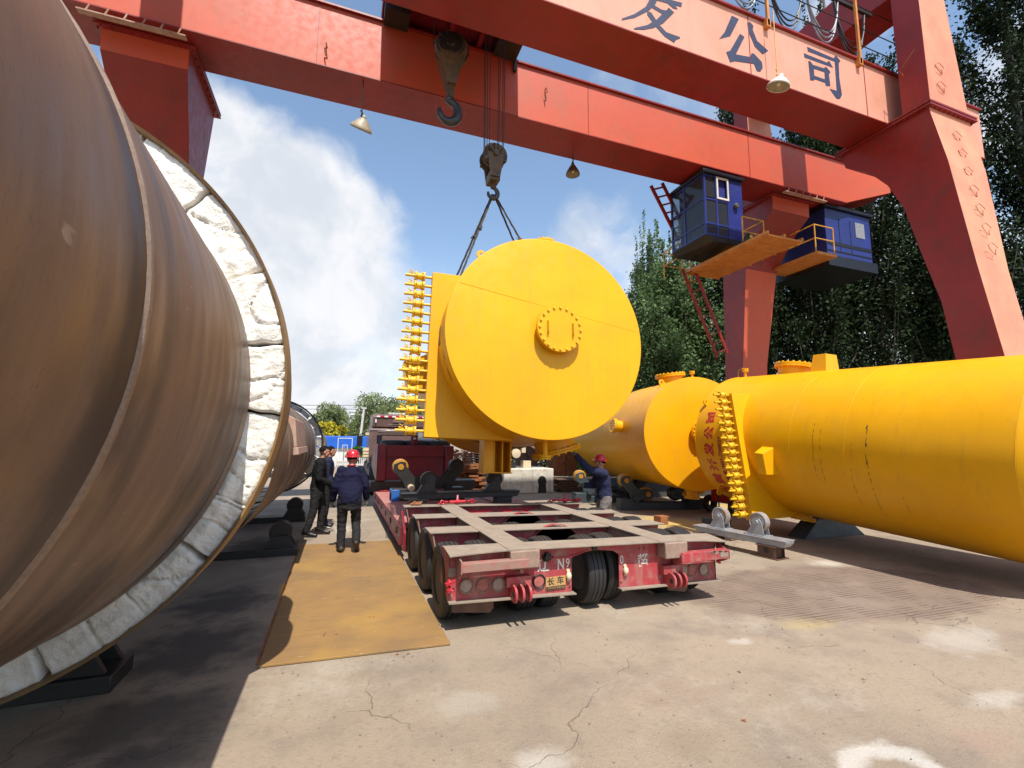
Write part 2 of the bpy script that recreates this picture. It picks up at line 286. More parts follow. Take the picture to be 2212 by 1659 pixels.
for (x, y, rx, ry, col_, am, a_) in [(1.17, 2.66, 0.22, 0.19, (0.62, 0.6, 0.55, 1), 0.38, 0), (5.63, 2.94, 0.72, 0.33, (0.62, 0.6, 0.55, 1), 0.26, 0.2), (4.53, 2.21, 0.39, 0.12, (0.62, 0.6, 0.55, 1), 0.28, 0), (7.15, 5.35, 0.42, 0.25, (0.62, 0.6, 0.55, 1), 0.42, 0), (3.58, 3.58, 0.16, 0.1, (0.62, 0.6, 0.55, 1), 0.3, 0), (6.41, 4.49, 0.35, 0.12, (0.62, 0.6, 0.55, 1), 0.26, 0), (0.14, 10.75, 0.28, 0.73, (0.62, 0.6, 0.55, 1), 0.38, 0), (0.9, 3.4, 0.36, 0.24, (0.42, 0.4, 0.34, 1), 0.3, 0), (2.35, 3.03, 0.71, 0.56, (0.33, 0.23, 0.16, 1), 0.25, 0), (4.62, 3.7, 0.55, 0.21, (0.42, 0.33, 0.14, 1), 0.45, 0), (2.08, 2.56, 0.27, 0.2, (0.17, 0.12, 0.08, 1), 0.2, 0), (7.27, 9.16, 1.15, 1.33, (0.5, 0.35, 0.08, 1), 0.7, 0), (10.6, 11.05, 0.81, 1.26, (0.55, 0.38, 0.08, 1), 0.75, 0), (1.71, 3.38, 0.3, 0.13, (0.2, 0.15, 0.12, 1), 0.25, 0), (-0.52, 6.63, 0.13, 0.43, (0.62, 0.4, 0.03, 1), 0.9, 0), (3.82, 1.95, 0.33, 0.18, (0.31, 0.2, 0.16, 1), 0.35, 0), (-1.21, 9.31, 0.9, 1.12, (0.07, 0.06, 0.052, 1), 0.85, 0), (-1.15, 6.3, 0.73, 0.79, (0.07, 0.06, 0.055, 1), 0.85, 0), (-1.12, 3.87, 0.72, 0.55, (0.08, 0.07, 0.06, 1), 0.8, 0), (-1.1, 5.02, 0.76, 0.89, (0.07, 0.06, 0.055, 1), 0.85, 0), (-1.77, 11.93, 0.86, 1.48, (0.09, 0.08, 0.07, 1), 0.7, 0), (-0.97, 3.4, 0.49, 0.3, (0.09, 0.08, 0.07, 1), 0.7, 0)]:  # near-black spots under the kiln paint its shade into the concrete
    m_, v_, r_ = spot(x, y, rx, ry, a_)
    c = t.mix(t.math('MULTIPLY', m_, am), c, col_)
# a round splash of white powder with a clear middle
m_, v_, r_ = spot(2.95, 1.90, .36, .24, .2, .5, .5); ringm = t.math('MULTIPLY', t.mr(r_, 1.25, .95), t.mr(r_, .45, .8)); c = t.mix(t.math('MULTIPLY', ringm, .5), c, (.66, .64, .59, 1))
# broom-raked dark patch of older concrete
m_, v_, r_ = spot(6.0, 4.4, 2.3, 1.15, -.12, .2, .22)
wv_ = t.n('ShaderNodeTexWave'); wv_.inputs['Scale'].default_value = 2.2; wv_.inputs['Distortion'].default_value = 3.2; wv_.inputs['Detail'].default_value = 4; wv_.inputs['Detail Scale'].default_value = 1.6
wv_.bands_direction = 'Y'; t.l(t.map(G_, (.25, 2.6, 1), rot=(0, 0, .22)), wv_.inputs[0])
c = t.mix(t.math('MULTIPLY', m_, .65), c, (.19, .135, .105, 1))
c = t.mix(t.math('MULTIPLY', t.math('MULTIPLY', m_, t.math('MULTIPLY', t.mr(wv_.outputs['Fac'], .5, .85), t.mr(t.noise(2.2, 5, .6, G_), .40, .58))), .75), c, (.085, .06, .05, 1))
# cracks
def crack(scale, w, loc, vis):
    d = t.n('ShaderNodeTexNoise'); d.inputs['Scale'].default_value = 3; d.inputs['Detail'].default_value = 6; t.l(G_, d.inputs['Vector'])
    ad = t.n('ShaderNodeVectorMath'); ad.operation = 'MULTIPLY_ADD'; t.l(d.outputs['Color'], ad.inputs[0]); ad.inputs[1].default_value = (.45, .45, 0); t.l(t.map(G_, (1, 1, .0), loc), ad.inputs[2])
    e = t.voro(scale, 'DISTANCE_TO_EDGE', ad.outputs[0]); return t.math('MULTIPLY', t.mr(e, w, 0), t.mr(t.noise(.8, 3, .5, G_), vis, vis+.15))
ck = t.math('MAXIMUM', crack(.42, .0028, (1.3, .4, 0), .44), crack(.9, .0032, (5, 2, 0), .54))
c = t.mix(t.math('MULTIPLY', ck, .45), c, (.07, .055, .045, 1))
h = t.math('ADD', t.math('MULTIPLY', fin, .6), t.math('MULTIPLY', t.noise(60, 4, .7, G_), .5)); h = t.math('SUBTRACT', h, t.math('MULTIPLY', ck, .5))
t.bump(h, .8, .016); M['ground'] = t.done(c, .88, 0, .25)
# ---------------------------------------------------------------- mesh helpers
ORG = {}
def frame(d):
    d = V(d).normalized(); a = V((0, 0, 1)) if abs(d.z) < .9 else V((1, 0, 0)); x = a.cross(d).normalized(); return x, d.cross(x), d
class MB:
    def __init__(s): s.v = []; s.f = []; s.T = None
    def add(s, vs, fs):
        n = len(s.v)
        s.v += [tuple(s.T @ V(p)) if s.T is not None else tuple(p) for p in vs]; s.f += [tuple(i+n for i in q) for q in fs]; return s
    def box(s, x0, x1, y0, y1, z0, z1):
        return s.add([(x0,y0,z0),(x1,y0,z0),(x1,y1,z0),(x0,y1,z0),(x0,y0,z1),(x1,y0,z1),(x1,y1,z1),(x0,y1,z1)],
                     [(0,3,2,1),(4,5,6,7),(0,1,5,4),(1,2,6,5),(2,3,7,6),(3,0,4,7)])
    def hexa(s, a, b):   # two quads of 4 points, a below b
        return s.add(list(a)+list(b), [(0,3,2,1),(4,5,6,7),(0,1,5,4),(1,2,6,5),(2,3,7,6),(3,0,4,7)])
    def bar(s, p, q, w, h, up=(0,0,1)):
        p, q = V(p), V(q); d = (q-p).normalized(); u = V(up); x = d.cross(u).normalized() if d.cross(u).length > 1e-4 else V((1,0,0)); u = x.cross(d)
        c = [x*(-w/2)+u*(-h/2), x*(w/2)+u*(-h/2), x*(w/2)+u*(h/2), x*(-w/2)+u*(h/2)]
        return s.add([p+i for i in c]+[q+i for i in c], [(0,3,2,1),(4,5,6,7),(0,1,5,4),(1,2,6,5),(2,3,7,6),(3,0,4,7)])
    def prism(s, pts, ax, a0, a1):
        n = len(pts)
        def P(p, a): return {'x': (a, p[0], p[1]), 'y': (p[0], a, p[1]), 'z': (p[0], p[1], a)}[ax]
        return s.add([P(p, a0) for p in pts]+[P(p, a1) for p in pts],
                     [tuple(range(n)), tuple(range(2*n-1, n-1, -1))]+[(i, i+n, (i+1) % n+n, (i+1) % n) for i in range(n)])
    def cyl(s, p, q, r0, r1=None, n=24, caps=True):
        r1 = r0 if r1 is None else r1; p, q = V(p), V(q); x, y, d = frame(q-p)
        vs = [p+(x*cos(2*pi*i/n)+y*sin(2*pi*i/n))*r0 for i in range(n)]+[q+(x*cos(2*pi*i/n)+y*sin(2*pi*i/n))*r1 for i in range(n)]
        fs = [(i, (i+1) % n, (i+1) % n+n, i+n) for i in range(n)]
        if caps: fs += [tuple(range(n-1, -1, -1)), tuple(range(n, 2*n))]
        return s.add(vs, fs)
    def lathe(s, prof, o, d, n=32, close=False):
        o = V(o); x, y, d = frame(d); vs = []; fs = []
        for (r, h) in prof: vs += [o+d*h+(x*cos(2*pi*i/n)+y*sin(2*pi*i/n))*r for i in range(n)]
        m = len(prof)
        for k in range(m if close else m-1):
            a, b = k*n, ((k+1) % m)*n
            fs += [(a+i, a+(i+1) % n, b+(i+1) % n, b+i) for i in range(n)]
        if not close:
            if prof[0][0] > 1e-4: fs.append(tuple(range(n-1, -1, -1)))
            if prof[-1][0] > 1e-4: fs.append(tuple(range((m-1)*n, m*n)))
        return s.add(vs, fs)
    def tube(s, pts, r, n=8, caps=True, rs=None):
        pts = [V(p) for p in pts]; vs = []; m = len(pts); px = None
        for k, p in enumerate(pts):
            d = (pts[min(k+1, m-1)]-pts[max(k-1, 0)])
            if d.length < 1e-7: d = V((0,0,1))
            d.normalize()
            if px is None: px, _, _ = frame(d)
            x = (px-d*px.dot(d));
            if x.length < 1e-4: x, _, _ = frame(d)
            x.normalize(); px = x; y = d.cross(x); rr = rs[k] if rs else r
            vs += [p+(x*cos(2*pi*i/n)+y*sin(2*pi*i/n))*rr for i in range(n)]
        fs = [(k*n+i, k*n+(i+1) % n, (k+1)*n+(i+1) % n, (k+1)*n+i) for k in range(m-1) for i in range(n)]
        if caps: fs += [tuple(range(n-1, -1, -1)), tuple(range((m-1)*n, m*n))]
        return s.add(vs, fs)
    def sph(s, c, rx, ry=None, rz=None, nu=16, nv=10):
        ry = rx if ry is None else ry; rz = rx if rz is None else rz; c = V(c); vs = [c+V((0,0,-rz))]; fs = []
        for k in range(1, nv):
            a = -pi/2+pi*k/nv
            vs += [c+V((rx*cos(a)*cos(2*pi*i/nu), ry*cos(a)*sin(2*pi*i/nu), rz*sin(a))) for i in range(nu)]
        vs.append(c+V((0,0,rz))); t = len(vs)-1
        for i in range(nu):
            j = (i+1) % nu; fs.append((0, 1+j, 1+i)); fs.append((t, t-nu+i, t-nu+j))
            for k in range(nv-2): fs.append((1+k*nu+i, 1+k*nu+j, 1+(k+1)*nu+j, 1+(k+1)*nu+i))
        return s.add(vs, fs)
    def torus(s, c, d, R, r, n=48, m=10, a0=0, a1=2*pi):
        x, y, dd_ = frame(d); c = V(c); full = abs(a1-a0-2*pi) < 1e-6; k = n if full else n+1
        pts = [c+(x*cos(a0+(a1-a0)*i/n)+y*sin(a0+(a1-a0)*i/n))*R for i in range(k)]
        if full: 
            vs = []
            for i in range(n):
                rad_ = (pts[i]-c).normalized(); vs += [pts[i]+(rad_*cos(2*pi*j/m)+dd_*sin(2*pi*j/m))*r for j in range(m)]
            return s.add(vs, [(i*m+j, i*m+(j+1) % m, ((i+1) % n)*m+(j+1) % m, ((i+1) % n)*m+j) for i in range(n) for j in range(m)])
        return s.tube(pts, r, m)
    def build(s, name, mat, parent=None, smooth=True, bevel=0, ang=35, T=None):
        me = bpy.data.meshes.new(name)
        o3 = ORG.get(parent.name, V((0,0,0))) if parent is not None else V((0,0,0))
        me.from_pydata([tuple(V(p)-o3) for p in s.v], [], s.f); me.update()
        for p in me.polygons: p.use_smooth = smooth
        if smooth: me.set_sharp_from_angle(angle=rad(ang))
        o = bpy.data.objects.new(name, me); COL.objects.link(o)
        if isinstance(mat, str): mat = M[mat]
        me.materials.append(mat)
        if parent is not None: o.parent = parent; ORG[o.name] = o3
        if bevel:
            b = o.modifiers.new('bevel', 'BEVEL'); b.width = bevel; b.segments = 2; b.limit_method = 'ANGLE'; b.angle_limit = rad(40); b.harden_normals = False
        return o
def tag(o, label=None, cat=None, group=None, kind=None):
    if label: o['label'] = label
    if cat: o['category'] = cat
    if group: o['group'] = group
    if kind: o['kind'] = kind
    return o
def thing(name, label, cat, loc=(0,0,0), rot=(0,0,0), group=None, local=False):
    o = bpy.data.objects.new(name, None); COL.objects.link(o); o.location = loc; o.rotation_euler = rot; o.empty_display_size = .2
    ORG[o.name] = V((0,0,0)) if local else V(loc)
    return tag(o, label, cat, group)
def kids(o): return [c for c in o.children]
def copy_tree(o, parent=None, loc=None, rot=None, label=None):
    c = o.copy(); COL.objects.link(c); c.parent = parent
    ORG[c.name] = ORG.get(o.name, V((0,0,0)))
    if loc is not None: c.location = loc
    if rot is not None: c.rotation_euler = rot
    if label: c['label'] = label
    for ch in kids(o): copy_tree(ch, c)
    return c
def text_faces(body, size, offset=0):
    cu = bpy.data.curves.new('lettering', 'FONT'); cu.body = body; cu.size = size; cu.offset = offset; cu.align_x = 'CENTER'; cu.align_y = 'CENTER'; cu.resolution_u = 4
    o = bpy.data.objects.new('lettering', cu); COL.objects.link(o); bpy.context.view_layer.update()
    m = bpy.data.meshes.new_from_object(o.evaluated_get(bpy.context.evaluated_depsgraph_get()))
    vs = [v.co.copy() for v in m.vertices]; fs = [tuple(p.vertices) for p in m.polygons]
    COL.objects.unlink(o); bpy.data.objects.remove(o); bpy.data.meshes.remove(m); return vs, fs
def arc(c, r, a0, a1, n):  # plane polygon points
    return [(c[0]+r*cos(a0+(a1-a0)*i/n), c[1]+r*sin(a0+(a1-a0)*i/n)) for i in range(n+1)]
# ---------------------------------------------------------------- ground
g = MB(); S_ = 900; nx = 2
g.add([(-S_, -60, 0), (S_, -60, 0), (S_, S_, 0), (-S_, S_, 0)], [(0, 1, 2, 3)])
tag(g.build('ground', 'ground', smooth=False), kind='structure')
# ---------------------------------------------------------------- gantry crane
ZB, ZT = 10.8, 12.42
crane = thing('gantry_crane', 'huge red double girder gantry crane spanning over the hanging yellow tank', 'gantry crane', (-4.5, 10, 0))
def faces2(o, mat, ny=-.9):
    """paints the side turned to the sun lighter: sunlight put into the colour"""
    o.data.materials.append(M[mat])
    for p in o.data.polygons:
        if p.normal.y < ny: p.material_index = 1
def fixn(o):
    import bmesh
    bm = bmesh.new(); bm.from_mesh(o.data); bmesh.ops.recalc_face_normals(bm, faces=bm.faces[:]); bm.to_mesh(o.data); bm.free()
def girder(y0, y1, x0, x1, mat, taper=0, zt=ZT):
    b = MB(); b.prism([(x0, ZB), (x1-taper, ZB), (x1, ZB+taper*.35), (x1, zt), (x0, zt)], 'y', y0, y1)
    o = b.build('girder', 'red', crane, bevel=.012); fixn(o); faces2(o, mat)
    f = MB(); f.box(x0, x1, y0-.07, y1+.07, zt, zt+.05); f.box(x0, x1-taper, y0-.025, y1+.025, ZB-.03, ZB)
    f.build('girder_flange', 'red', o)
    r_ = MB(); ym = (y0+y1)/2; r_.box(x0, x1, ym-.05, ym+.05, zt+.05, zt+.16); r_.build('crane_rail', 'steel_dk', o)
    return o
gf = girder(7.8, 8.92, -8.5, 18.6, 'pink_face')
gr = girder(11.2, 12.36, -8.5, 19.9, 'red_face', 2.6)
# seams on the girder faces
sm = MB()
for x in (-2.2, 3.1, 9.0, 13.2): sm.box(x-.008, x+.008, 7.788, 7.7985, ZB, ZT)
sm.build('weld_seam', 'red', gf)
sm = MB()
for x in (-1.0, 6.4, 12.6): sm.box(x-.008, x+.008, 11.189, 11.1985, ZB, ZT)
sm.build('weld_seam', 'red', gr)
# end frames: near leg, far leg, posts, tie
def endframe(xa, xb, xb2, side):
    # profile of the near leg in the Y-Z plane (far leg is its mirror about Y=9.95)
    near = [(6.86, 10.72), (6.57, 8.97), (6.26, 6.16), (5.6, .9), (6.55, .9), (7.04, 5.44), (7.37, 6.91), (7.63, 8.20), (7.97, 9.05), (8.46, 9.75), (9.05, 10.2), (9.14, 10.72)]
    far = [(9.95*2-y, z) for (y, z) in near]
    far = [(11.60, 10.72), (11.62, 10.16), (12.08, 9.68), (12.53, 9.07), (12.92, 8.40), (13.28, 4.85), (13.55, .9), (14.6, .9), (14.17, 4.4), (14.05, 8.23), (13.9, 10.72)]
    for pts, nm in ((near, 'near'), (far, 'far')):
        b = MB(); n = len(pts)
        def xr(z): return xb + (xb2-xb)*min(1, max(0, (10.7-z)/5.5)) if z < 9.9 else xb
        lo = []; hi = []
        for (y, z) in pts: lo.append((xa if side > 0 else xa, y, z)); hi.append((xr(z), y, z))
        fs = [tuple(range(n)), tuple(range(2*n-1, n-1, -1))]+[(i, i+n, (i+1) % n+n, (i+1) % n) for i in range(n)]
        b.add(lo+hi, fs)
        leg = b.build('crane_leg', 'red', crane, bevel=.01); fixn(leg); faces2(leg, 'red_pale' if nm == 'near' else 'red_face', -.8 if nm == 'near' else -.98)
        ys = [p[0] for p in pts if p[1] > 10.5]; y0, y1 = min(ys), max(ys)
        f = MB(); f.box(xa-.12, xb+.12, y0-.12, y1+.12, 10.72, 10.768); 
        f.box(xa-.12, xb+.12, y0-.12, y1+.12, 10.64, 10.684)
        for i in range(10):
            for (bx, by) in ((xa-.07, y0+(y1-y0)*i/9), (xb+.07, y0+(y1-y0)*i/9), (xa+(xb-xa)*i/9, y0-.07)):
                f.cyl((bx, by, 10.60), (bx, by, 10.80), .022, n=6)
        f.build('bolted_flange', 'red', leg)
        if nm == 'near' and side > 0:
            stp = MB()
            for i in range(7):
                z = 9.9-i*.55; y = 6.86-(10.72-z)*.150-.02; x = 14.85-.03*i
                stp.tube([(x-.16, y, z+.06), (x-.05, y-.03, z+.13), (x+.17, y-.03, z+.03), (x+.08, y-.02, z-.03), (x+.12, y, z-.15), (x-.12, y-.02, z-.07), (x-.16, y, z+.06)], .007, 5)
            stp.build('climbing_step', 'rust', leg)
    wid = (xa, xb)
    # bogie beams on the yard rails
    bo = MB(); bo.box(xa+.05, xb-.25, 4.4, 15.6, .45, .95); bo.build('bogie_beam', 'red', crane, bevel=.02)
    wh = MB()
    for y in (4.9, 6.3, 13.7, 15.1): wh.cyl((xa+.4, y, .27), (xa+.62, y, .27), .27, n=28)
    wh.build('bogie_wheel', 'steel_dk', crane)
    # posts and upper tie
    for (ya, yb) in ((6.80, 7.45), (12.45, 13.1)):
        p = MB(); p.hexa([(xa, ya, 10.77), (xb-.15, ya, 10.77), (xb-.15, yb, 10.77), (xa, yb, 10.77)], [(xa, ya, 15.0), (xb-.75, ya, 15.0), (xb-.75, yb, 15.0), (xa, yb, 15.0)])
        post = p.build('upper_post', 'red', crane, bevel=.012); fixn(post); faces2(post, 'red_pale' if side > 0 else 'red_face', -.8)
        if side > 0 and ya < 8:
            q = MB(); q.tube([(xa-.02, ya+.12, 12.3), (xa-.16, ya+.12, 12.35), (xa-.16, ya+.52, 12.0), (xa-.02, ya+.52, 11.9)], .012, 6)
            for i in range(2): q.tube([(14.55+dx, ya-.02-dy, 11.85-.55*i+dz) for dx, dy, dz in ((-.16, 0, .06), (-.05, .03, .13), (.17, .03, .03), (.08, .02, -.03), (.12, 0, -.15), (-.12, .02, -.07), (-.16, 0, .06))], .007, 5)
            q.build('climbing_step', 'rust', post)
    tt = MB(); tt.prism([(6.8, 14.4), (8.2, 14.55), (11.7, 14.55), (13.1, 14.4), (13.1, 15.9), (6.8, 15.9)], 'x', *((xa+.02, xb-.62) if side > 0 else (-4.58, -3.84))); tt.build('upper_tie', 'red', crane, bevel=.012)
endframe(14.05, 15.85, 15.25, 1)
endframe(-5.30, -3.68, -4.1, -1)
# ledge with brackets under the far girder above each far leg
for (xa, xb) in ((-5.5, -3.6), (14.0, 16.0)):
    b = MB(); b.box(xa, xb, 11.02, 11.16, 10.50, 10.53)
    for i in range(6): x = xa+.15+(xb-xa-.3)*i/5; b.bar((x, 11.05, 10.53), (x+.05, 11.05, 10.68), .015, .03)
    b.build('ledge', 'rust_pale', crane)
# little access hooks on the far girder
b = MB()
for (x, z) in ((5.0, 11.7), (-.8, 11.2)): b.tube([(x, 11.2, z+.12), (x, 11.1, z+.14), (x+.03, 11.09, z), (x-.03, 11.1, z-.02), (x, 11.1, z-.2)], .015, 6)
b.build('girder_hook', 'rust', gr)
# lettering painted on the near girder
SI = [[(11.039,12.223),(12.024,12.202),(12.115,12.316),(12.287,12.207),(12.21,12.112),(12.181,11.668),(12.23,11.181),(12.141,11.036),(12.02,10.998),(11.937,11.058),(11.764,11.225),(12.035,11.24),(12.047,11.768),(12.055,12.11),(11.051,12.094)],[(10.894,11.988),(11.743,11.986),(11.83,12.07),(11.966,11.904),(10.907,11.875)],[(11.04,11.805),(11.099,11.833),(11.202,11.747),(11.224,11.646),(11.221,11.439),(11.236,11.345),(11.181,11.29),(11.055,11.262)],[(11.202,11.747),(11.606,11.773),(11.69,11.849),(11.852,11.739),(11.784,11.648),(11.799,11.315),(11.629,11.269),(11.613,11.359),(11.62,11.668),(11.224,11.646)],[(11.221,11.439),(11.615,11.449),(11.612,11.355),(11.236,11.345)]]
GONG = [[(8.493,12.235),(8.717,12.219),(8.405,11.645),(8.053,11.45),(8.237,11.695)],[(8.986,12.213),(9.077,12.267),(9.185,12.194),(9.151,12.072),(9.276,11.807),(9.631,11.651),(9.434,11.486),(9.185,11.624),(9.005,11.978)],[(8.725,11.818),(8.864,11.778),(8.549,11.202),(9.021,11.28),(9.066,11.398),(9.144,11.415),(9.39,11.254),(9.404,11.106),(9.316,10.971),(9.202,10.958),(9.122,11.127),(8.512,11.008),(8.36,10.931),(8.253,11.17),(8.38,11.245)]]
FA = [[(6.125,11.874),(6.367,12.006),(6.227,11.71),(6.048,11.484),(5.661,11.168),(5.322,10.99),(5.34,11.042),(5.664,11.267),(5.965,11.554)],[(6.12,11.70),(6.398,11.64),(6.53,11.668),(6.6,11.765),(6.751,11.697),(6.428,11.298),(6.162,11.094),(5.904,10.958),(5.632,10.872),(5.654,10.919),(5.993,11.107),(6.256,11.338),(6.415,11.536),(6.094,11.601)],[(6.004,11.449),(6.111,11.467),(6.296,11.252),(6.507,11.105),(6.882,11.111),(6.894,11.082),(6.766,10.991),(6.718,10.907),(6.459,10.98),(6.207,11.161),(6.002,11.368)],[(6.501,12.056),(6.634,12.085),(6.855,11.816),(6.733,11.793),(6.559,11.873)],[(5.596,11.86),(6.991,12.031),(6.963,11.917),(5.573,11.75)],[(5.817,12.201),(5.944,12.21),(5.721,11.803),(5.617,11.784)],[(6.25,12.33),(6.403,12.34),(6.3,11.94),(6.156,11.906)]]
for ch in (FA, GONG, SI):
    b = MB()
    for k, p in enumerate(ch): b.prism([(x-.01, min(z, 12.36)) for x, z in p], 'y', 7.794-.0006*k, 7.799)
    b.build('lettering', 'dkblue_sign', gf, smooth=False)
vs, fs = text_faces('开', 1.5, .02)
b = MB(); b.add([(3.35+v.x, 7.795, 11.62+v.y) for v in vs], fs); b.build('lettering', 'dkblue_sign', gf, smooth=False)
# railing, festoon bar and cable loops on the near girder
for x in (6.2, 9.57, 12.95, 16.6):
    b = MB(); b.box(x-.035, x+.035, 7.68, 7.74, 12.25, 14.3); b.box(x-.07, x+.07, 7.68, 7.795, 12.22, 12.42); b.build('railing_post', 'orange', crane)
b = MB()
for z in (12.95, 13.5, 14.2): b.tube([(2, 7.78, z), (18.4, 7.78, z)], .014, 6)
b.build('railing_wire', 'steel_dk', crane)
b = MB(); b.bar((-4, 7.95, 14.35), (14, 7.95, 14.35), .08, .12); b.build('cable_track', 'steel_dk', crane)
for i, x in enumerate((7.6, 9.1, 10.6, 12.0, 13.1)):
    b = MB()
    for k in range(3):
        w_ = .62; b.tube([(x-w_+2*w_*j/14+.02*k, 7.95+.03*k, 14.3-(1.3+.12*k-.12*(i % 2))*(1-((j-7)/7)**2)**.6) for j in range(15)], .022, 6)
    b.build('cable_loop', 'steel_blk' if i % 2 == 0 else 'grey_fair', crane)
# ladder from the far girder down to the far leg
b = MB(); p0, p1 = V((9.2, 12.7, 11.0)), V((14.2, 13.9, 2.6))
sd = V((.24, 0, .10))
for (p0, p1, n_) in ((V((9.97, 12.75, 10.85)), V((11.2, 12.9, 9.1)), 7), (V((11.4, 13.0, 8.1)), V((13.2, 13.4, 5.1)), 10)):
    for s_ in (-1, 1): b.bar(p0+sd*s_, p1+sd*s_, .04, .14, (0, 0, 1))
    for i in range(n_): q = p0.lerp(p1, (i+.5)/n_); b.bar(q-sd, q+sd, .12, .03, (0, 0, 1))
b.build('stair_ladder', 'red', crane)
# operator's cabin
fixcab = 0
xa, xb, ya, yb, za, zb = 10.62, 12.22, 11.22, 12.85, 8.45, 10.55
b = MB()   # body shell: rear right block is solid blue, front left is framed glazing
b.box(11.62, xb, ya, yb, za, zb); b.box(11.0, 11.62, yb-.06, yb, za, zb)
cabn = b.build('operator_cabin', 'blue_cab', crane, bevel=.02)
tag(cabn, 'blue glazed operator cabin')
b = MB(); b.hexa([(xa+.35, ya+.02, za-.16), (xb, ya+.02, za-.16), (xb, yb, za-.16), (xa+.12, yb, za-.16)], [(xa, ya, za+.02), (xb+.02, ya, za+.02), (xb+.02, yb+.02, za+.02), (xa, yb+.02, za+.02)])
b.build('cabin_floor', 'black_cab', cabn, bevel=.01)
b = MB(); b.box(xa-.08, xb+.05, ya-.1, yb+.05, zb, zb+.10); b.box(xa+.05, xb-.05, ya+.0, yb-.05, zb+.10, zb+.22); b.build('cabin_roof', 'black_cab', cabn, bevel=.02)
b = MB()
T_ = .05
for z in (za+.05, za+.42, za+1.25, zb-.04): b.box(xa, 11.62, ya, ya+T_, z-.025, z+.025); b.box(xa, xa+T_, ya+T_, yb, z-.025, z+.025)
for x in (xa+.03, 11.12, 11.6): b.box(x-.035, x+.035, ya-.004, ya+T_-.004, za, zb)
for y in (ya+.95, yb-.04): b.box(xa-.004, xa+T_-.004, y-.035, y+.035, za, zb)
b.build('window_frame', 'blue_cab', cabn)
b = MB(); b.box(xa+.02, xa+.03, ya+.05, yb-.05, za+.06, zb-.04); b.build('cabin_window', 'glass_cab', cabn)
b = MB(); b.box(xa+.04, 11.60, ya+.018, ya+.028, za+.06, za+1.3); b.build('cabin_window', 'glass_cab', cabn)
b = MB()
for i in range(20): b.cyl((11.14+.023*i, ya+.10+.02*(i % 2), za+1.36), (11.14+.023*i, ya+.10+.02*(i % 2), zb-.08), .016, n=6)
b.build('curtain', plain('blue curtain', (.035, .05, .32, 1), .8), cabn)
b = MB()
for (x0, x1, z0, z1) in ((11.12, 11.62, za+1.30, za+1.36), (11.12, 11.62, zb-.10, zb-.04), (11.12, 11.18, za+1.36, zb-.10), (11.56, 11.62, za+1.36, zb-.10)): b.box(x0, x1, ya-.03, ya+.0, z0, z1)
b.build('sliding_window_frame', 'white', cabn)
b = MB(); b.box(10.66, 11.10, ya+.03, ya+.04, za+1.34, zb-.06); b.build('cabin_window', 'glass_cab', cabn)
b = MB(); b.lathe([(.05, 0), (.085, .03), (.085, .10), (.06, .12)], (11.88, ya, 9.62), (0, -1, 0), 20); b.build('cabin_lamp', 'rim', cabn)
b = MB(); b.box(11.05, 11.35, 12.0, 12.3, za+.1, za+.6); b.box(11.05, 11.35, 12.28, 12.38, za+.6, za+1.1); b.build('driver_seat', 'steel_blk', cabn)
# walkway under the cabin with its rails and a lamp panel
b = MB()
for i in range(7): y = 9.75+i*.49; b.box(11.55, 12.95, y, y+.478, 7.95, 7.99)
for x in (11.55, 12.22, 12.95): b.box(x-.03, x+.03, 9.75, 13.2, 7.99, 8.09)
for i in range(8): b.box(11.52, 12.98, 9.73+i*.49, 9.765+i*.49, 7.925, 7.95)
b.T = Matrix.Translation((-.35, 1.0, .0)); walk = None
wk = b.build('walkway', 'orange', crane)
def rail(pts, hs=(.5, 1.0), r=.022):
    b = MB(); 
    for h in hs: b.tube([(p[0], p[1], p[2]+h) for p in pts], r, 6)
    for p in pts: b.cyl(p, (p[0], p[1], p[2]+hs[-1]), r, n=8)
    return b.build('walkway_rail', 'yrail', wk)
rail([(11.7, 10.8, 8.05), (12.6, 10.8, 8.05), (12.6, 12.2, 8.05)]); rail([(11.25, 13.1, 8.05), (11.25, 14.1, 8.05), (12.5, 14.1, 8.05)])
b = MB(); b.T = Matrix.Translation((11.95, 10.72, 8.22)) @ Matrix.Rotation(rad(25), 4, 'Y'); b.box(-.26, .26, -.05, .05, -.17, .17); pn = b.build('lamp_panel', 'steel_blk', wk)
b = MB(); b.T = Matrix.Translation((11.95, 10.66, 8.22)) @ Matrix.Rotation(rad(25), 4, 'Y')
for sx in (-.12, .12):
    for sz in (-.075, .075): b.cyl((sx, 0, sz), (sx, -.02, sz), .055, n=16)
b.build('panel_lamp', plain('yellow lens', (.75, .6, .08, 1), .4), pn)
# electrical house on the far side of the leg
b = MB(); b.box(16.5, 18.95, 11.5, 13.6, 8.75, 10.62); eh = b.build('electrical_house', 'blue_cab', crane, bevel=.02)
tag(eh, 'blue electrical house')
b = MB(); b.box(16.4, 19.05, 11.4, 13.7, 8.35, 8.74); b.box(16.4, 19.05, 11.4, 13.7, 10.63, 10.74); b.build('house_frame', 'black_cab', eh)
b = MB(); b.box(18.1, 18.6, 11.485, 11.499, 9.7, 10.3); b.build('house_window', 'grey_fair', eh)
b = MB()
for (z0, z1) in ((9.2, 9.33), (8.95, 9.0)): b.box(16.55, 18.92, 11.484, 11.498, z0, z1)
b.build('house_band', 'black_cab', eh)
b = MB()
for x in (17.2, 17.8):
    for i in range(18): b.box(x, x+.035, 11.48, 11.497, 8.98+.075*i, 9.01+.075*i)
b.build('louvre', 'dkblue_sign', eh)
b = MB(); b.box(15.4, 16.4, 11.1, 13.2, 8.50, 8.60); wk2 = b.build('side_walkway', 'orange', crane)
b = MB()
for h in (.5, 1.0): b.tube([(15.42, 13.1, 8.6+h), (15.42, 11.15, 8.6+h), (16.35, 11.15, 8.6+h)], .022, 6)
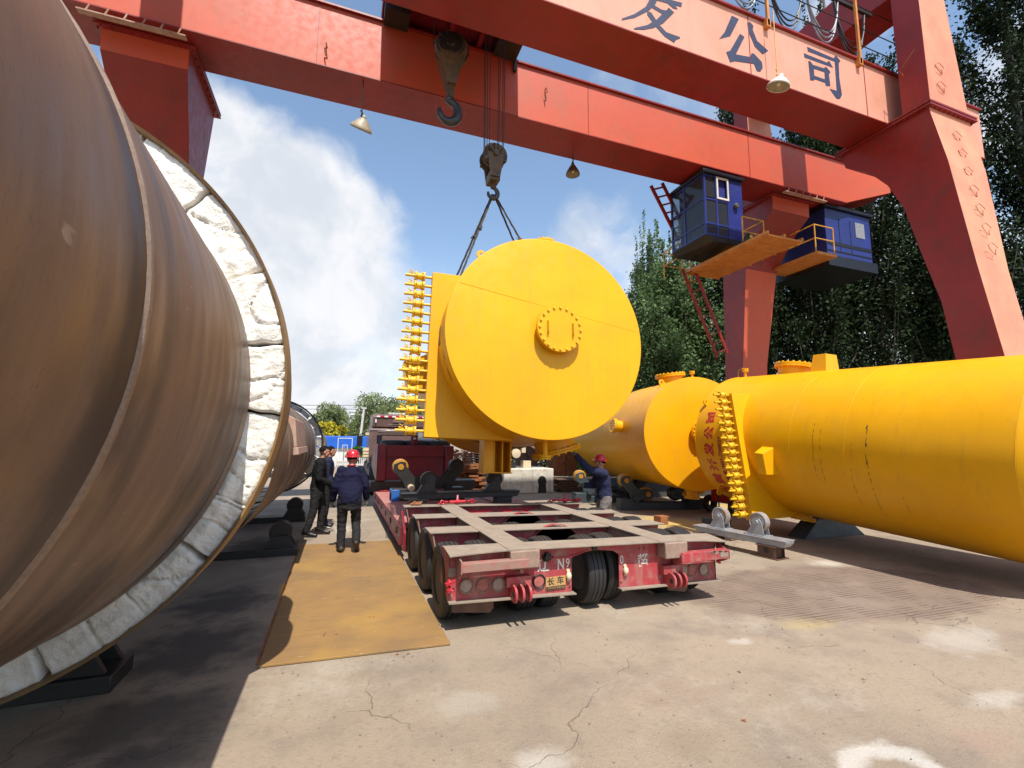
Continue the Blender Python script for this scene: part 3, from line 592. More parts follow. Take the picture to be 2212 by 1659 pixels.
for q in ((15.42, 13.1), (15.42, 11.15), (16.35, 11.15)): b.cyl((q[0], q[1], 8.6), (q[0], q[1], 9.6), .022, n=8)
b.build('walkway_rail', 'yrail', wk2)
# trolley
tr = MB(); tr.box(.45, 4.15, 8.15, 12.0, 12.72, 13.1)
for y in (8.34, 11.75): tr.box(.5, 4.1, y-.12, y+.12, 12.6, 13.2)
for x in (.9, 2.2, 3.0, 3.7): tr.box(x-.06, x+.06, 8.4, 11.7, 12.5, 12.72)
tro = tr.build('trolley', 'maroon_dk', crane, bevel=.01)
b = MB()
for x in (.75, 3.85):
    for y in (8.36, 11.78): b.cyl((x, y-.09, 12.82), (x, y+.09, 12.82), .24, n=28)
b.build('trolley_wheel', 'steel_dk', tro)
b = MB(); b.box(.4, .48, 8.2, 8.7, 11.95, 12.9); b.box(4.02, 4.10, 11.1, 11.9, 12.1, 12.9); b.box(.5, 1.1, 10.6, 11.15, 12.3, 12.75); b.box(3.4, 4.05, 10.4, 11.1, 12.35, 12.75)
b.cyl((1.6, 9.0, 13.3), (1.6, 11.1, 13.3), .38, n=32); b.cyl((3.1, 9.0, 13.25), (3.1, 11.1, 13.25), .3, n=32); b.build('hoist_drum', 'steel_dk', tro)
# main hook block hanging close under the trolley (second, larger hook)
def hookcurve(cx, cy, cz, R, r, flip=1):
    pts = []; rs = []
    for i in range(25):
        a = rad(100) - rad(285)*i/24; k = i/24
        pts.append((cx+flip*R*cos(a), cy, cz+R*1.15*sin(a))); rs.append(r*(.75+.55*sin(pi*min(1, k*1.15))) if k < .85 else r*(1.05-.5*(k-.85)/.15))
    return pts, rs
bigx, y_ = 2.0, 9.9
b = MB(); b.lathe([(.0, -.20), (.34, -.18), (.39, -.13), (.39, -.06), (.31, -.03), (.31, .03), (.39, .06), (.39, .13), (.34, .18), (0, .20)], (bigx, y_, 11.0), (.25, 1, 0), 40)
hb = b.build('main_hook_block', 'hookpaint', crane); tag(hb, 'large hook block with an empty dark hook')
b = MB(); b.lathe([(.0, 0), (.30, 0), (.28, .04), (.12, .05), (.1, .09), (0, .09)], (bigx-.05, y_-.2, 11.0), (-.25, -1, 0), 32)
b.T = None
for a in (20, 65, 110, 155): b.bar((bigx-.06-.3*cos(rad(a)), y_-.25, 11.0-.3*sin(rad(a))), (bigx-.06+.3*cos(rad(a)), y_-.25, 11.0+.3*sin(rad(a))), .03, .03, (0, 1, 0))
b.build('sheave_cover', 'steel_dk', hb)
b = MB(); b.hexa([(bigx-.10, y_-.15, 10.05), (bigx+.10, y_-.15, 10.05), (bigx+.10, y_+.15, 10.05), (bigx-.10, y_+.15, 10.05)], [(bigx-.28, y_-.26, 10.75), (bigx+.28, y_-.26, 10.75), (bigx+.28, y_+.26, 10.75), (bigx-.28, y_+.26, 10.75)])
b.cyl((bigx, y_, 9.75), (bigx, y_, 10.1), .10, n=20); b.build('crosshead', 'hookpaint', hb)
b = MB(); pts, rs = hookcurve(bigx-.02, y_, 9.42, .22, .085); b.tube([(bigx, y_, 9.8)]+pts, .08, 14, rs=[.085]+rs); b.build('hook', 'hookblack', hb)
b = MB()
for dx in (-.42, -.3, .3, .42): b.cyl((bigx+dx, y_+.06*dx, 11.0), (bigx+dx, y_, 12.6), .012, n=6)
b.build('hoist_rope', 'rope', hb)
# smaller block that carries the tank
sx_, sz_ = 3.08, 8.50
b = MB()
for o_ in (-.11, .11): b.lathe([(0, -.03), (.25, -.03), (.285, -.05), (.285, -.035), (.26, 0), (.285, .035), (.285, .05), (.25, .03), (0, .03)], (sx_, 9.9+o_, sz_), (.35, 1, 0), 36)
sb = b.build('hook_block', 'hookpaint', crane); tag(sb, 'smaller hook block carrying the slings of the hanging tank')
b = MB()
for s_ in (-1, 1):
    yy = 9.9+s_*.2
    b.hexa([(sx_-.11, yy-.02, sz_-.55), (sx_+.11, yy-.02, sz_-.55), (sx_+.11, yy+.02, sz_-.55), (sx_-.11, yy+.02, sz_-.55)], [(sx_-.2, yy-.02, sz_+.02), (sx_+.2, yy-.02, sz_+.02), (sx_+.2, yy+.02, sz_+.02), (sx_-.2, yy+.02, sz_+.02)])
    for a in (55, 90, 125): b.bar((sx_, yy, sz_), (sx_+.26*cos(rad(a)), yy, sz_+.26*sin(rad(a))), .05, .03, (0, 1, 0))
    for a in (-30, 210): b.bar((sx_, yy, sz_), (sx_+.30*cos(rad(a)), yy, sz_+.30*sin(rad(a))), .06, .03, (0, 1, 0))
b.cyl((sx_, 9.62, sz_), (sx_, 10.18, sz_), .06, n=16); b.torus((sx_, 9.72, sz_), (0, 1, 0), .28, .012, 32, 6); b.torus((sx_, 10.08, sz_), (0, 1, 0), .28, .012, 32, 6)
b.box(sx_-.12, sx_+.12, 9.72, 10.08, sz_-.62, sz_-.42); b.cyl((sx_, 9.9, sz_-.75), (sx_, 9.9, sz_-.5), .055, n=14); b.build('block_plate', 'hookpaint', sb)
b = MB(); pts, rs = hookcurve(sx_+.0, 9.9, sz_-.80-.07, .115, .045); b.tube([(sx_, 9.9, sz_-.66)]+pts, .04, 12, rs=[.045]+rs); b.build('hook', 'hookblack', sb)
b = MB()
for (dx, dy) in ((-.26, -.12), (-.21, .12), (-.15, -.12), (-.13, .12), (.10, -.12), (.15, .12), (.22, -.12), (.27, .12)): b.cyl((sx_+dx*.95, 9.9+dy, sz_+.05), (sx_+dx*1.05, 9.9+dy*1.3, 12.8), .0095, n=6)
b.build('hoist_rope', 'rope', sb)
# wire slings round the tank (they hang from the hook: a thing of their own)
sg = thing('wire_sling', 'grey twisted wire rope slings from the small hook down to the hanging tank', 'wire sling', (sx_, 9.9, 7.55))
def rope2(p, q, r=.02, n=60, tw=26):
    p, q = V(p), V(q); x, y, d = frame(q-p); b = MB()
    for k in range(3):
        b.tube([p.lerp(q, i/n)+(x*cos(2*pi*k/3+tw*i/n)+y*sin(2*pi*k/3+tw*i/n))*r*.6 for i in range(n+1)], r*.62, 5)
    return b
hp = V((sx_+.02, 9.9, 7.60))
for i, (q, kn) in enumerate((((1.83, 10.35, 4.25), .42), ((2.0, 9.6, 4.6), .42), ((4.9, 10.6, 4.7), .50), ((4.55, 9.5, 5.0), .56))):
    b = rope2(hp+V((.02*i-.03, 0, 0)), q, .021)
    k = hp.lerp(V(q), kn*.75); d_ = (V(q)-hp).normalized()
    b.sph(k, .045, .045, .05, 10, 8)
    for j in range(14):
        e = k+V((random.uniform(-.10, .10), random.uniform(-.08, .08), random.uniform(-.06, .06))); b.tube([k, (k+e)/2+V((0, 0, .02)), e], .006, 4)
    b.build('sling_leg', 'rope', sg)
# hanging work lamps
def lamp(name, x, y, ztop, zl, tilt, label, mat='white', r=.17, h=.2, rope='steel_dk'):
    root = thing(name, label, 'lamp', (x, y, zl), (0, 0, 0), 'work lamps hanging from the crane')
    b = MB(); b.tube([(x, y, ztop), (x+.01, y, (ztop+zl)/2), (x, y, zl+h)], .013, 6); b.tube([(x-.02, y, zl+h+.18), (x+.02, y, zl+h+.1), (x-.01, y, zl+h+.02)], .022, 6); b.build('cable', rope, root)
    T = Matrix.Translation((x, y, zl)) @ Matrix.Rotation(tilt, 4, V((1, .4, 0)))
    b = MB(); b.T = T; b.lathe([(.035, h), (.045, h*.80), (.08, h*.72), (r*.62, h*.5), (r*.88, h*.25), (r*.99, .04), (r, 0)], (0, 0, 0), (0, 0, 1), 32); sh = b
    sh.f = [q for q in sh.f if len(q) < 10]
    o = sh.build('lamp_shade', mat, root); s_ = o.modifiers.new('solid', 'SOLIDIFY'); s_.thickness = .006
    b = MB(); b.T = T; b.lathe([(.03, h*.95), (.04, h*.78), (.07, h*.69), (r*.58, h*.47), (r*.84, h*.23), (r*.95, .035), (r*.955, .01)], (0, 0, 0), (0, 0, 1), 32); b.f = [q for q in b.f if len(q) < 10]; b.build('reflector', 'lamp_in', root)
    b = MB(); b.T = T; b.sph((0, 0, h*.3), .045, .045, .065, 12, 8); b.build('bulb', 'bulb', root)
lamp('work_lamp', .09, 11.3, 10.79, 9.42, rad(35), 'pale dusty bell lamp hanging under the far red girder, left of the empty big hook', 'lamp_in', .26, .34)
lamp('work_lamp', 6.4, 12.2, 10.79, 10.12, 0, 'small dark conical lamp hanging under the far girder, right of the tank slings', 'hookpaint', .21, .40)
lamp('work_lamp', 9.5, 7.5, 12.45, 10.38, rad(18), 'large white enamel lamp hanging in front of the lettered near girder', 'white', .25, .30, 'yrail')
# ---------------------------------------------------------------- near kiln shell (left)
KX, KZ, KR = -2.25, 2.13, 1.64
k1 = thing('kiln_shell', 'huge brown heat stained steel cylinder filling the left edge, nearest the camera', 'kiln section', (KX, 0, KZ), group=None)
def shell(ax, az, R, y0, y1, n=160, m=40, inner=None, wob=.0):
    b = MB(); vs = []; fs = []
    for j in range(m+1):
        y = y0+(y1-y0)*j/m
        for i in range(n):
            a = 2*pi*i/n; r = R+wob*mnoise.noise(V((cos(a)*2, sin(a)*2, y*.7)))
            vs.append((ax+r*cos(a), y, az+r*sin(a)))
    for j in range(m):
        for i in range(n): fs.append((j*n+i, j*n+(i+1) % n, (j+1)*n+(i+1) % n, (j+1)*n+i))
    return b.add(vs, fs)
b = shell(KX, KZ, KR, -4.5, 3.62, wob=.012); b.build('shell', 'kiln', k1)
b = MB()
for y, r_ in ((1.80, .018), (-.9, .018)): 
    vs = []; fs = []
    n = 220
    for i in range(n):
        a = 2*pi*i/n; w_ = .024+.006*mnoise.noise(V((a*30, y, 0)))
        for (dy, dr) in ((-w_, -.005), (-w_*.5, r_*.6), (w_*.5, r_*.6), (w_, -.005)):
            rr = KR+.012*mnoise.noise(V((cos(a)*2, sin(a)*2, y*.7)))+dr+.003*mnoise.noise(V((a*60, y, dy*40))); vs.append((KX+rr*cos(a), y+dy, KZ+rr*sin(a)))
    for i in range(n):
        for j in range(3): fs.append((i*4+j, ((i+1) % n)*4+j, ((i+1) % n)*4+j+1, i*4+j+1))
    b.add(vs, fs)
b.build('weld_bead', 'weld', k1)
b = MB(); b.lathe([(KR-.06, 3.5), (KR+.003, 3.5), (KR+.012, 3.56), (KR+.010, 3.63), (KR-.06, 3.63)], (KX, 0, KZ), (0, 1, 0), 160, close=True); b.build('end_lip', 'kiln', k1)
for o_ in kids(k1):
    for v_ in o_.data.vertices: v_.co.z += (3.6-v_.co.y)*.058      # the shell lies slightly nose up
# cradle blocks under the kiln, in the shade
def cradle(x, y, w, label, h=.32, mat='steel_blk', wheels=True):
    r_ = thing('roller_cradle', label, 'roller cradle', (x, y, 0), group='roller cradles under the kiln sections')
    b = MB(); b.box(x-w, x+w, y-.2, y+.2, 0, .12); b.build('base', mat, r_, bevel=.01)
    b = MB()
    for s in (-1, 1):
        b.prism([(x+s*w*.72-.22, .122), (x+s*w*.72+.22, .122), (x+s*w*.72+.12, h), (x+s*w*.72-.12, h)], 'y', y-.16, y-.11); b.prism([(x+s*w*.72-.22, .122), (x+s*w*.72+.22, .122), (x+s*w*.72+.12, h), (x+s*w*.72-.12, h)], 'y', y+.11, y+.16)
    b.build('bracket', mat, r_)
    for s in (-1, 1):
        b = MB(); b.cyl((x+s*w*.72, y-.10, h+.05), (x+s*w*.72, y+.10, h+.05), .17, n=28); b.build('roller', 'steel_dk', r_)
    return r_
# ---------------------------------------------------------------- lined kiln section: rim ring with white refractory blocks
RX, RZ, RR = -2.33, 2.185, 1.955
k2 = thing('lined_kiln_ring', 'big ring of white refractory blocks in a rusty rim, just behind the brown cylinder', 'kiln section', (RX, 3.9, RZ))
b = MB(); b.lathe([(1.945, 3.61), (1.957, 3.60), (1.960, 3.64), (1.962, 3.86), (1.90, 3.86)], (RX, 0, RZ), (0, 1, 0), 200, close=True)
b.build('rim', 'rim_rust', k2)
b = MB(); b.lathe([(1.2, 3.80), (1.93, 3.80), (1.93, 3.95), (1.2, 3.95)], (RX, 0, RZ), (0, 1, 0), 120, close=True); b.build('backing_plate', 'steel_dk', k2)
random.seed(11)
angs = []; a = -0.1
while a < 2*pi-.22:
    angs.append(a); a += random.uniform(.20, .34)
for bi in range(len(angs)):
    a0 = angs[bi]+.005; a1 = (angs[bi+1] if bi+1 < len(angs) else 2*pi-.1)-.004
    ofs = random.uniform(-.03, .03); sk = random.uniform(-.06, .06); sp_ = random.random() < .35
    r0, r1 = 1.36, 1.943
    nu, nv = 34, 40; vs = []; fs = []
    for j in range(nv+1):
        v = j/nv
        for i in range(nu+1):
            u = i/nu; r = r0+(r1-r0)*u+(.012*mnoise.noise(V((v*7, bi, 1))) if i == nu else 0)
            aa = a0+(a1-a0)*v+sk*(u-.5)*(1-abs(2*v-1)*0)*.5
            aa += .012*mnoise.noise(V((u*6, bi*3.1, 0)))*(1 if 0 < v < 1 else .7)
            ed = min(u, 1-u, v*1.6, (1-v)*1.6); y = 3.655+ofs*.3
            y += .014*max(0, 1-ed/.02)**2
            x_, z_ = r*cos(aa), r*sin(aa)
            f1 = mnoise.noise(V((x_*3.3, z_*3.3, bi)))*.018; f2 = mnoise.noise(V((x_*11, z_*11, bi)))*.012
            ridge = abs(mnoise.noise(V((r*9+bi, aa*2.2, bi*2))))*.03; fn = mnoise.noise(V((x_*40, z_*40, 3)))*.009
            y += f1+f2+ridge+fn-.02
            crk = abs(mnoise.noise(V((x_*1.6+bi*2.3, z_*1.6, bi*.7)))); y += .03*max(0, 1-crk/.018)
            if sp_: y += .035*max(0, 1-abs((v-.5)-.14*mnoise.noise(V((u*4, bi, 9))))/.03)**1.5
            vs.append((RX+x_, y, RZ+z_))
    for j in range(nv):
        for i in range(nu):
            q = j*(nu+1)+i; fs.append((q, q+nu+1, q+nu+2, q+1))
    # side skirts so that each block is a solid
    base = len(vs); loop = [i for i in range(nu+1)]+[(j*(nu+1)+nu) for j in range(1, nv+1)]+[nv*(nu+1)+i for i in range(nu-1, -1, -1)]+[j*(nu+1) for j in range(nv-1, 0, -1)]
    vs += [(vs[k][0], 3.80, vs[k][2]) for k in loop]; n_ = len(loop)
    fs += [(loop[i], loop[(i+1) % n_], base+(i+1) % n_, base+i) for i in range(n_)]
    bb = MB(); bb.add(vs, fs); bb.build('refractory_block', 'wool', k2, ang=70)
b = MB(); b.lathe([(1.90, 3.86), (1.90, 4.6), (1.6, 5.0)], (RX, 0, RZ), (0, 1, 0), 120); b.f = [q for q in b.f if len(q) == 4]; b.build('outer_shell', 'kiln_far', k2)
cradle(-2.45, 4.55, 1.0, 'dark roller cradle on the ground under the white lined ring', .30)
# ---------------------------------------------------------------- far kiln tube with its lined end ring
k3 = thing('far_kiln_tube', 'ribbed brown kiln tube behind the white lined ring, with a grey block lined end', 'kiln section', (-1.56, 9, 1.66))
b = shell(-1.56, 1.66, .99, 5.0, 13.0, 120, 30, wob=.01)
b.build('shell', 'kiln_far', k3)
b = MB()
for y in (6.3, 7.4, 8.6, 9.7, 10.8, 11.9): b.lathe([(.985, y-.05), (1.005, y-.03), (1.005, y+.03), (.985, y+.05)], (-1.56, 0, 1.66), (0, 1, 0), 100)
b.f = [q for q in b.f if len(q) == 4]; b.build('shell_rib', 'kiln_far', k3)
b = MB(); b.lathe([(1.13, 12.9), (1.17, 12.9), (1.17, 13.25), (1.13, 13.25)], (-1.56, 0, 1.68), (0, 1, 0), 100, close=True); b.build('end_rim', 'steel_dk', k3)
b = MB(); b.lathe([(.98, 12.7), (1.0, 12.7), (1.0, 13.1), (.98, 13.1)], (-1.56, 0, 1.66), (0, 1, 0), 100, close=True); b.build('inner_rim', 'silver', k3)
b = MB()
random.seed(4)
for i in range(26):
    a0 = 2*pi*i/26+.012; a1 = 2*pi*(i+1)/26-.012; sk = random.uniform(-.05, .05)
    def pr(r, a): return (-1.56+r*cos(a), 1.68+r*sin(a))
    b.prism([pr(1.01, a0), pr(1.12, a0+sk), pr(1.12, (a0+a1)/2+sk), pr(1.12, a1+sk), pr(1.01, a1)], 'y', 12.93+random.uniform(-.02, .02), 13.2)
b.build('refractory_ring', plain('grey refractory', (.42, .41, .39, 1), .95, var=.4, sc=4, bump=.5), k3)
b = MB(); b.prism([(-.80, 2.22), (-.58, 2.10), (-.53, 1.72), (-.75, 1.70), (-.9, 1.9)], 'y', 6.9, 8.6); b.prism([(-.72, 1.70), (-.52, 1.72), (-.50, 1.62), (-.70, 1.60)], 'y', 6.85, 8.7)
b.build('shell_bracket', 'rust_pale', k3, bevel=.01)
cradle(-1.5, 8.6, .95, 'low dark roller cradle under the ribbed kiln tube', .30)
cradle(-1.5, 12.0, .85, 'far dark roller cradle under the grey lined tube end', .30)
k4 = thing('lined_kiln_end', 'small white lined kiln end furthest back, above the two men', 'kiln section', (-2.1, 26, 1.5))
b = MB(); b.lathe([(1.42, 26), (1.47, 26), (1.47, 30), (1.42, 30)], (-2.16, 0, 1.45), (0, 1, 0), 80, close=True); b.build('shell', 'kiln_far', k4)
b = MB()
for i in range(30):
    a0 = 2*pi*i/30+.01; a1 = 2*pi*(i+1)/30-.01
    b.prism([(-2.16+r*cos(a), 1.45+r*sin(a)) for r, a in ((1.2, a0), (1.42, a0), (1.42, a1), (1.2, a1))], 'y', 25.95+.03*(i % 3), 26.2)
b.build('refractory_ring', 'wool', k4)
# ---------------------------------------------------------------- yellow tanks (local frame: y runs along the axis away from the flat end)
def flange_bolts(b, c, d, r, n, h, br=.018):
    x, y, dd_ = frame(d); c = V(c)
    for i in range(n):
        p = c+(x*cos(2*pi*i/n)+y*sin(2*pi*i/n))*r; b.cyl(p-dd_*h[0], p+dd_*h[1], br, n=6)
def manhole(parent, c, d, r, neck, handles=True, n=20, ang=0):
    """bolted cover: neck, flange pair, bolts; c on the shell, d outward"""
    c, d = V(c), V(d).normalized()
    b = MB(); b.cyl(c-d*.15, c+d*neck, r*.80, n=48); b.lathe([(0, neck), (r, neck), (r, neck+.035), (0, neck+.035)], c, d, 56); b.lathe([(0, neck+.042), (r*.995, neck+.042), (r, neck+.05), (r*.995, neck+.078), (0, neck+.078)], c, d, 56)
    o = b.build('manhole_cover', 'yellow', parent)
    b = MB(); flange_bolts(b, c+d*(neck+.04), d, r*.9, n, (.06, .065), .022 if r > .3 else .014); b.build('flange_bolts', 'yellow_valve', o)
    if handles:
        x, y, dd_ = frame(d)
        for s in (-1, 1):
            h = MB(); q = c+d*(neck+.078)+V((s*r*.55, 0, 0)); z = V((0, 0, 1)) if abs(d.z) < .7 else V((0, 1, 0))
            h.tube([q+z*r*.26, q+z*r*.24+d*.055, q-z*r*.22+d*.055, q-z*r*.24], .012, 8); h.tube([q-z*r*.1+d*.05, q-z*r*.34+d*.02], .010, 6); h.build('cover_handle', 'yellow', o)
    return o
VALVE = None
def valve_mesh():
    b = MB(); X = (1, 0, 0)   # grows along +x from the header
    b.cyl((0, 0, 0), (.14, 0, 0), .024, n=12)
    b.lathe([(0, .13), (.080, .13), (.084, .135), (.084, .155), (.056, .162), (.074, .178), (.058, .215), (.064, .26), (.056, .272), (.084, .28), (.084, .300), (.078, .305), (0, .305)], (0, 0, 0), X, 18)
    flange_bolts(b, (.158, 0, 0), X, .072, 6, (.035, .012), .011); flange_bolts(b, (.278, 0, 0), X, .072, 6, (.012, .035), .011)
    b.bar((.17, 0, .045), (.25, .01, -.05), .05, .05); b.bar((.19, .03, 0), (.24, -.05, .02), .05, .04)
    b.cyl((.30, 0, 0), (.36, 0, 0), .032, .022, n=12); b.cyl((.355, 0, 0), (.47, 0, 0), .026, n=12)
    b.tube([(.35, 0, .02), (.37, .0, .055), (.345, .0, .075), (.40, .0, .105)], .009, 6); b.bar((.33, -.01, .03), (.41, .0, .06), .012, .03)
    return b
def tank(label, R, Ln, root_loc, root_rot, side=-1, hy=.9, ht=.25, hz=(-1.0, .70), hx=1.09, cat='pressure tank'):
    global VALVE
    root = thing('yellow_tank', label, cat, root_loc, root_rot, None, local=True)
    n = 144; b = MB(); vs = []; fs = []; m = 12
    for j in range(m+1):
        y = .012+(Ln-.012)*j/m
        for i in range(n): a = 2*pi*i/n; vs.append((R*cos(a), y, R*sin(a)))
    for j in range(m):
        for i in range(n): fs.append((j*n+i, j*n+(i+1) % n, (j+1)*n+(i+1) % n, (j+1)*n+i))
    b.add(vs, fs); sh = b.build('shell', 'yellow', root)
    b = MB(); b.lathe([(0, 0), (R*.985, 0), (R*1.001, .004), (R*1.004, .012), (R*1.004, .02), (0, .02)], (0, 0, 0), (0, 1, 0), 144); b.build('flat_end', 'yellow', root)
    b = MB(); b.lathe([(R, Ln), (R*.96, Ln+.22), (R*.80, Ln+.45), (R*.5, Ln+.60), (.01, Ln+.66)], (0, 0, 0), (0, 1, 0), 144); b.build('dished_end', 'yellow', root)
    b = MB()
    for y in (hy*1.0+ht+.95, Ln-.01, Ln*.62): b.torus((0, y, 0), (0, 1, 0), R-.002, .0045, 144, 6)
    b.build('weld_bead', 'yellow', sh)
    # valve header: narrow flat box standing off one side
    s = side; x1 = s*hx*R
    b = MB(); xi = s*R*.25
    pts = [(x1, hz[0]*R), (x1, hz[1]*R), (s*math.sqrt(max(0, 1-hz[1]**2))*R*.96, hz[1]*R*1.0), (s*R*.4, 0), (s*R*.12, hz[0]*R*.985), (s*R*.12, hz[0]*R)]
    b.prism(pts, 'y', hy, hy+ht); hb_ = b.build('valve_header', 'yellow', root, bevel=.006)
    if VALVE is None:
        o = valve_mesh().build('valve', 'yellow_valve', hb_); VALVE = o.data; COL.objects.unlink(o); bpy.data.objects.remove(o)
    nV = 17
    for i in range(nV):
        z = hz[0]*R+.11+(hz[1]-hz[0])*R*.955*i/(nV-1)*.985
        o = bpy.data.objects.new('valve', VALVE); COL.objects.link(o); o.parent = hb_
        k = R/1.77*1.02; o.scale = (k, k, k); o.location = (x1, hy+ht/2, z); o.rotation_euler = (random.uniform(-.25, .25), random.uniform(-.02, .02), (0 if s > 0 else pi)+random.uniform(-.02, .02))
    return root, sh, hb_
def block(parent, a, y0, y1, w, out, R, ribs=2, mat='yellow', name='saddle_block'):
    """support block welded on at angle a, reaching `out` from the axis"""
    b = MB(); b.T = Matrix.Rotation(-a, 4, 'Y')      # local +x points outward at angle a in the x-z plane
    b.hexa([(R*.93, y0, -w), (R*.93, y1, -w), (R*.93, y1, w), (R*.93, y0, w)], [(out, y0+.04, -w*.72), (out, y1-.04, -w*.72), (out, y1-.04, w*.72), (out, y0+.04, w*.72)])
    return b.build(name, mat, parent, bevel=.004)
def leg3(parent, a, y0, y1, w, out, R):
    b = MB(); b.T = Matrix.Rotation(-a, 4, 'Y')
    for k in (-1, -.33, .33, 1): b.box(R*.93, out, y0, y1, w*k-.012, w*k+.012)
    b.box(R*.93, out-.002, y1-.03, y1-.004, -w, w); b.box(out, out+.02, y0-.02, y1+.02, -w-.03, w+.03)
    return b.build('saddle_leg', 'yellow', parent)
def nozzle(parent, a, y, r, h, R, fr=2.0):
    d = V((cos(a), 0, sin(a))); c = d*R+V((0, y, 0)); b = MB(); b.cyl(c-d*.1, c+d*h, r, n=20)
    b.lathe([(0, h-.05), (r*fr, h-.05), (r*fr, h-.025), (r*.9, h-.022), (r*.9, h-.018), (r*fr, h-.015), (r*fr, h+.01), (0, h+.01)], c, d, 24); o = b.build('nozzle', 'yellow', parent)
    b = MB(); flange_bolts(b, c+d*(h-.02), d, r*fr*.82, 8, (.045, .045), .009); b.build('flange_bolts', 'yellow_valve', o); return o
def lug(parent, a, y, R, h=.2, along=False):
    d = V((cos(a), 0, sin(a))); t_ = V((-sin(a), 0, cos(a))); b = MB(); c = d*(R+h*.55)+V((0, y, 0))
    u = V((0, 1, 0)) if along else t_; nrm = t_ if along else V((0, 1, 0))
    x, yy, dd_ = nrm.cross(d), d, nrm
    o = []; ii = []
    for k in range(24): 
        q = 2*pi*k/24; o.append(c+(u*cos(q)+d*sin(q))*h*.5); ii.append(c+(u*cos(q)+d*sin(q))*h*.2)
    vs = [p-nrm*.015 for p in o]+[p-nrm*.015 for p in ii]+[p+nrm*.015 for p in o]+[p+nrm*.015 for p in ii]; fs = []
    for k in range(24):
        j = (k+1) % 24; fs += [(k, j, 24+j, 24+k), (48+k, 72+k, 72+j, 48+j), (k, 48+k, 48+j, j), (24+k, 24+j, 72+j, 72+k)]
    b.add(vs, fs)
    b.hexa([d*(R-.02)-u*h*.7+V((0, y, 0))-nrm*.0149, d*(R-.02)+u*h*.7+V((0, y, 0))-nrm*.0149, d*(R-.02)+u*h*.7+V((0, y, 0))+nrm*.0149, d*(R-.02)-u*h*.7+V((0, y, 0))+nrm*.0149],
           [c-d*h*.2-u*h*.49-nrm*.0148, c-d*h*.2+u*h*.49-nrm*.0148, c-d*h*.2+u*h*.49+nrm*.0148, c-d*h*.2-u*h*.49+nrm*.0148])
    return b.build('lifting_lug', 'yellow', parent)
def onshell(parent, body, size, R, a0, y, mat, up=-1, rot=True, name='lettering', adv=1.0, off=.01, col_dir=1, gap=None):
    """letters on the shell, reading up round the circumference; the tops of the letters point to -y (the flat end)"""
    for i, ch in enumerate(body):
        if ch == ' ': continue
        vs, fs = text_faces(ch, size, off); b = MB(); out_ = []
        for v in vs:
            aa = a0+(v.x-i*size*adv)/R; yy = y-v.y
            out_.append(((R+.004)*cos(aa), yy, (R+.004)*sin(aa)))
        b.add(out_, fs); b.build(name, mat, parent, smooth=False)
def online(parent, body, size, R, a0, y, mat, off=.0):
    vs, fs = text_faces(body, size, off); b = MB(); b.add([((R+.004)*cos(a0+v.x/R), y-v.y, (R+.004)*sin(a0+v.x/R)) for v in vs], fs); b.build('lettering', mat, parent, smooth=False)
# ---- the hanging tank
random.seed(21)
t1, sh1, hd1 = tank('big yellow tank with valve header, hanging from the crane slings above the red trailer', 1.80, 4.9, (3.31, 7.24, 3.655), (rad(-4.0), rad(1.8), rad(-3.8)), hy=.84, ht=.24, hz=(-.985, .70))
manhole(t1, (.14, 0, .09), (0, -1, 0), .415, .10)
manhole(t1, (1.80*cos(rad(-74)), 1.05, 1.80*sin(rad(-74))), (cos(rad(-74)), 0, sin(rad(-74))), .47, .16, False)
manhole(t1, (1.80*cos(rad(88)), .42, 1.80*sin(rad(88))), (cos(rad(88)), 0, sin(rad(88))), .20, .10, False, 12)
manhole(t1, (1.80*cos(rad(121)), 1.9, 1.80*sin(rad(121))), (cos(rad(121)), 0, sin(rad(121))), .40, .10, False)
nozzle(t1, rad(-88), .35, .045, .30, 1.80, 2.2)
nozzle(t1, rad(38), .4, .018, .08, 1.80, 1.6)
lug(t1, rad(129), .30, 1.80, .16)
b = MB(); b.T = Matrix.Rotation(rad(137), 4, 'Y'); b.box(1.77, 1.79, .12, .40, -.02, .02); b.build('earth_tab', 'cream', t1)
b = MB()
for x in (-.80, -.62, -.46, -.30): b.box(x-.012, x+.012, 1.20, 1.62, -2.33, -1.55)
b.box(-.788, -.312, 1.595, 1.615, -2.33, -1.5); b.box(-.788, -.632, 1.21, 1.23, -2.33, -1.58); b.box(-.83, -.27, 1.17, 1.64, -2.352, -2.331)
b.build('saddle_leg', 'yellow', t1, bevel=.004)
block(t1, rad(-167), 1.7, 2.3, .38, 2.34, 1.80, name='saddle_block')
leg3(t1, rad(-18), 1.6, 2.1, .12, 2.12, 1.80)
b = MB()
for y in (2.05, 2.55): b.lathe([(1.802, y-.025), (1.812, y-.022), (1.812, y+.022), (1.802, y+.025)], (0, 0, 0), (0, 1, 0), 120, close=True)
b.build('black_band', 'black_mark', t1)
b = MB(); Rr = 1.802
def tline(y0, y1, pts_=None): pass
vs_ = []
x0, z0, x1, z1 = -1.60, .76, 1.75, .24
b.tube([(x0+(x1-x0)*i/60, -.0005, z0+(z1-z0)*i/60+.002*mnoise.noise(V((i, 0, 0)))) for i in range(61)], .005, 5, rs=[.0055*(1 if i < 22 else .45) for i in range(61)]); b.build('weld_bead', 'yellow', t1)
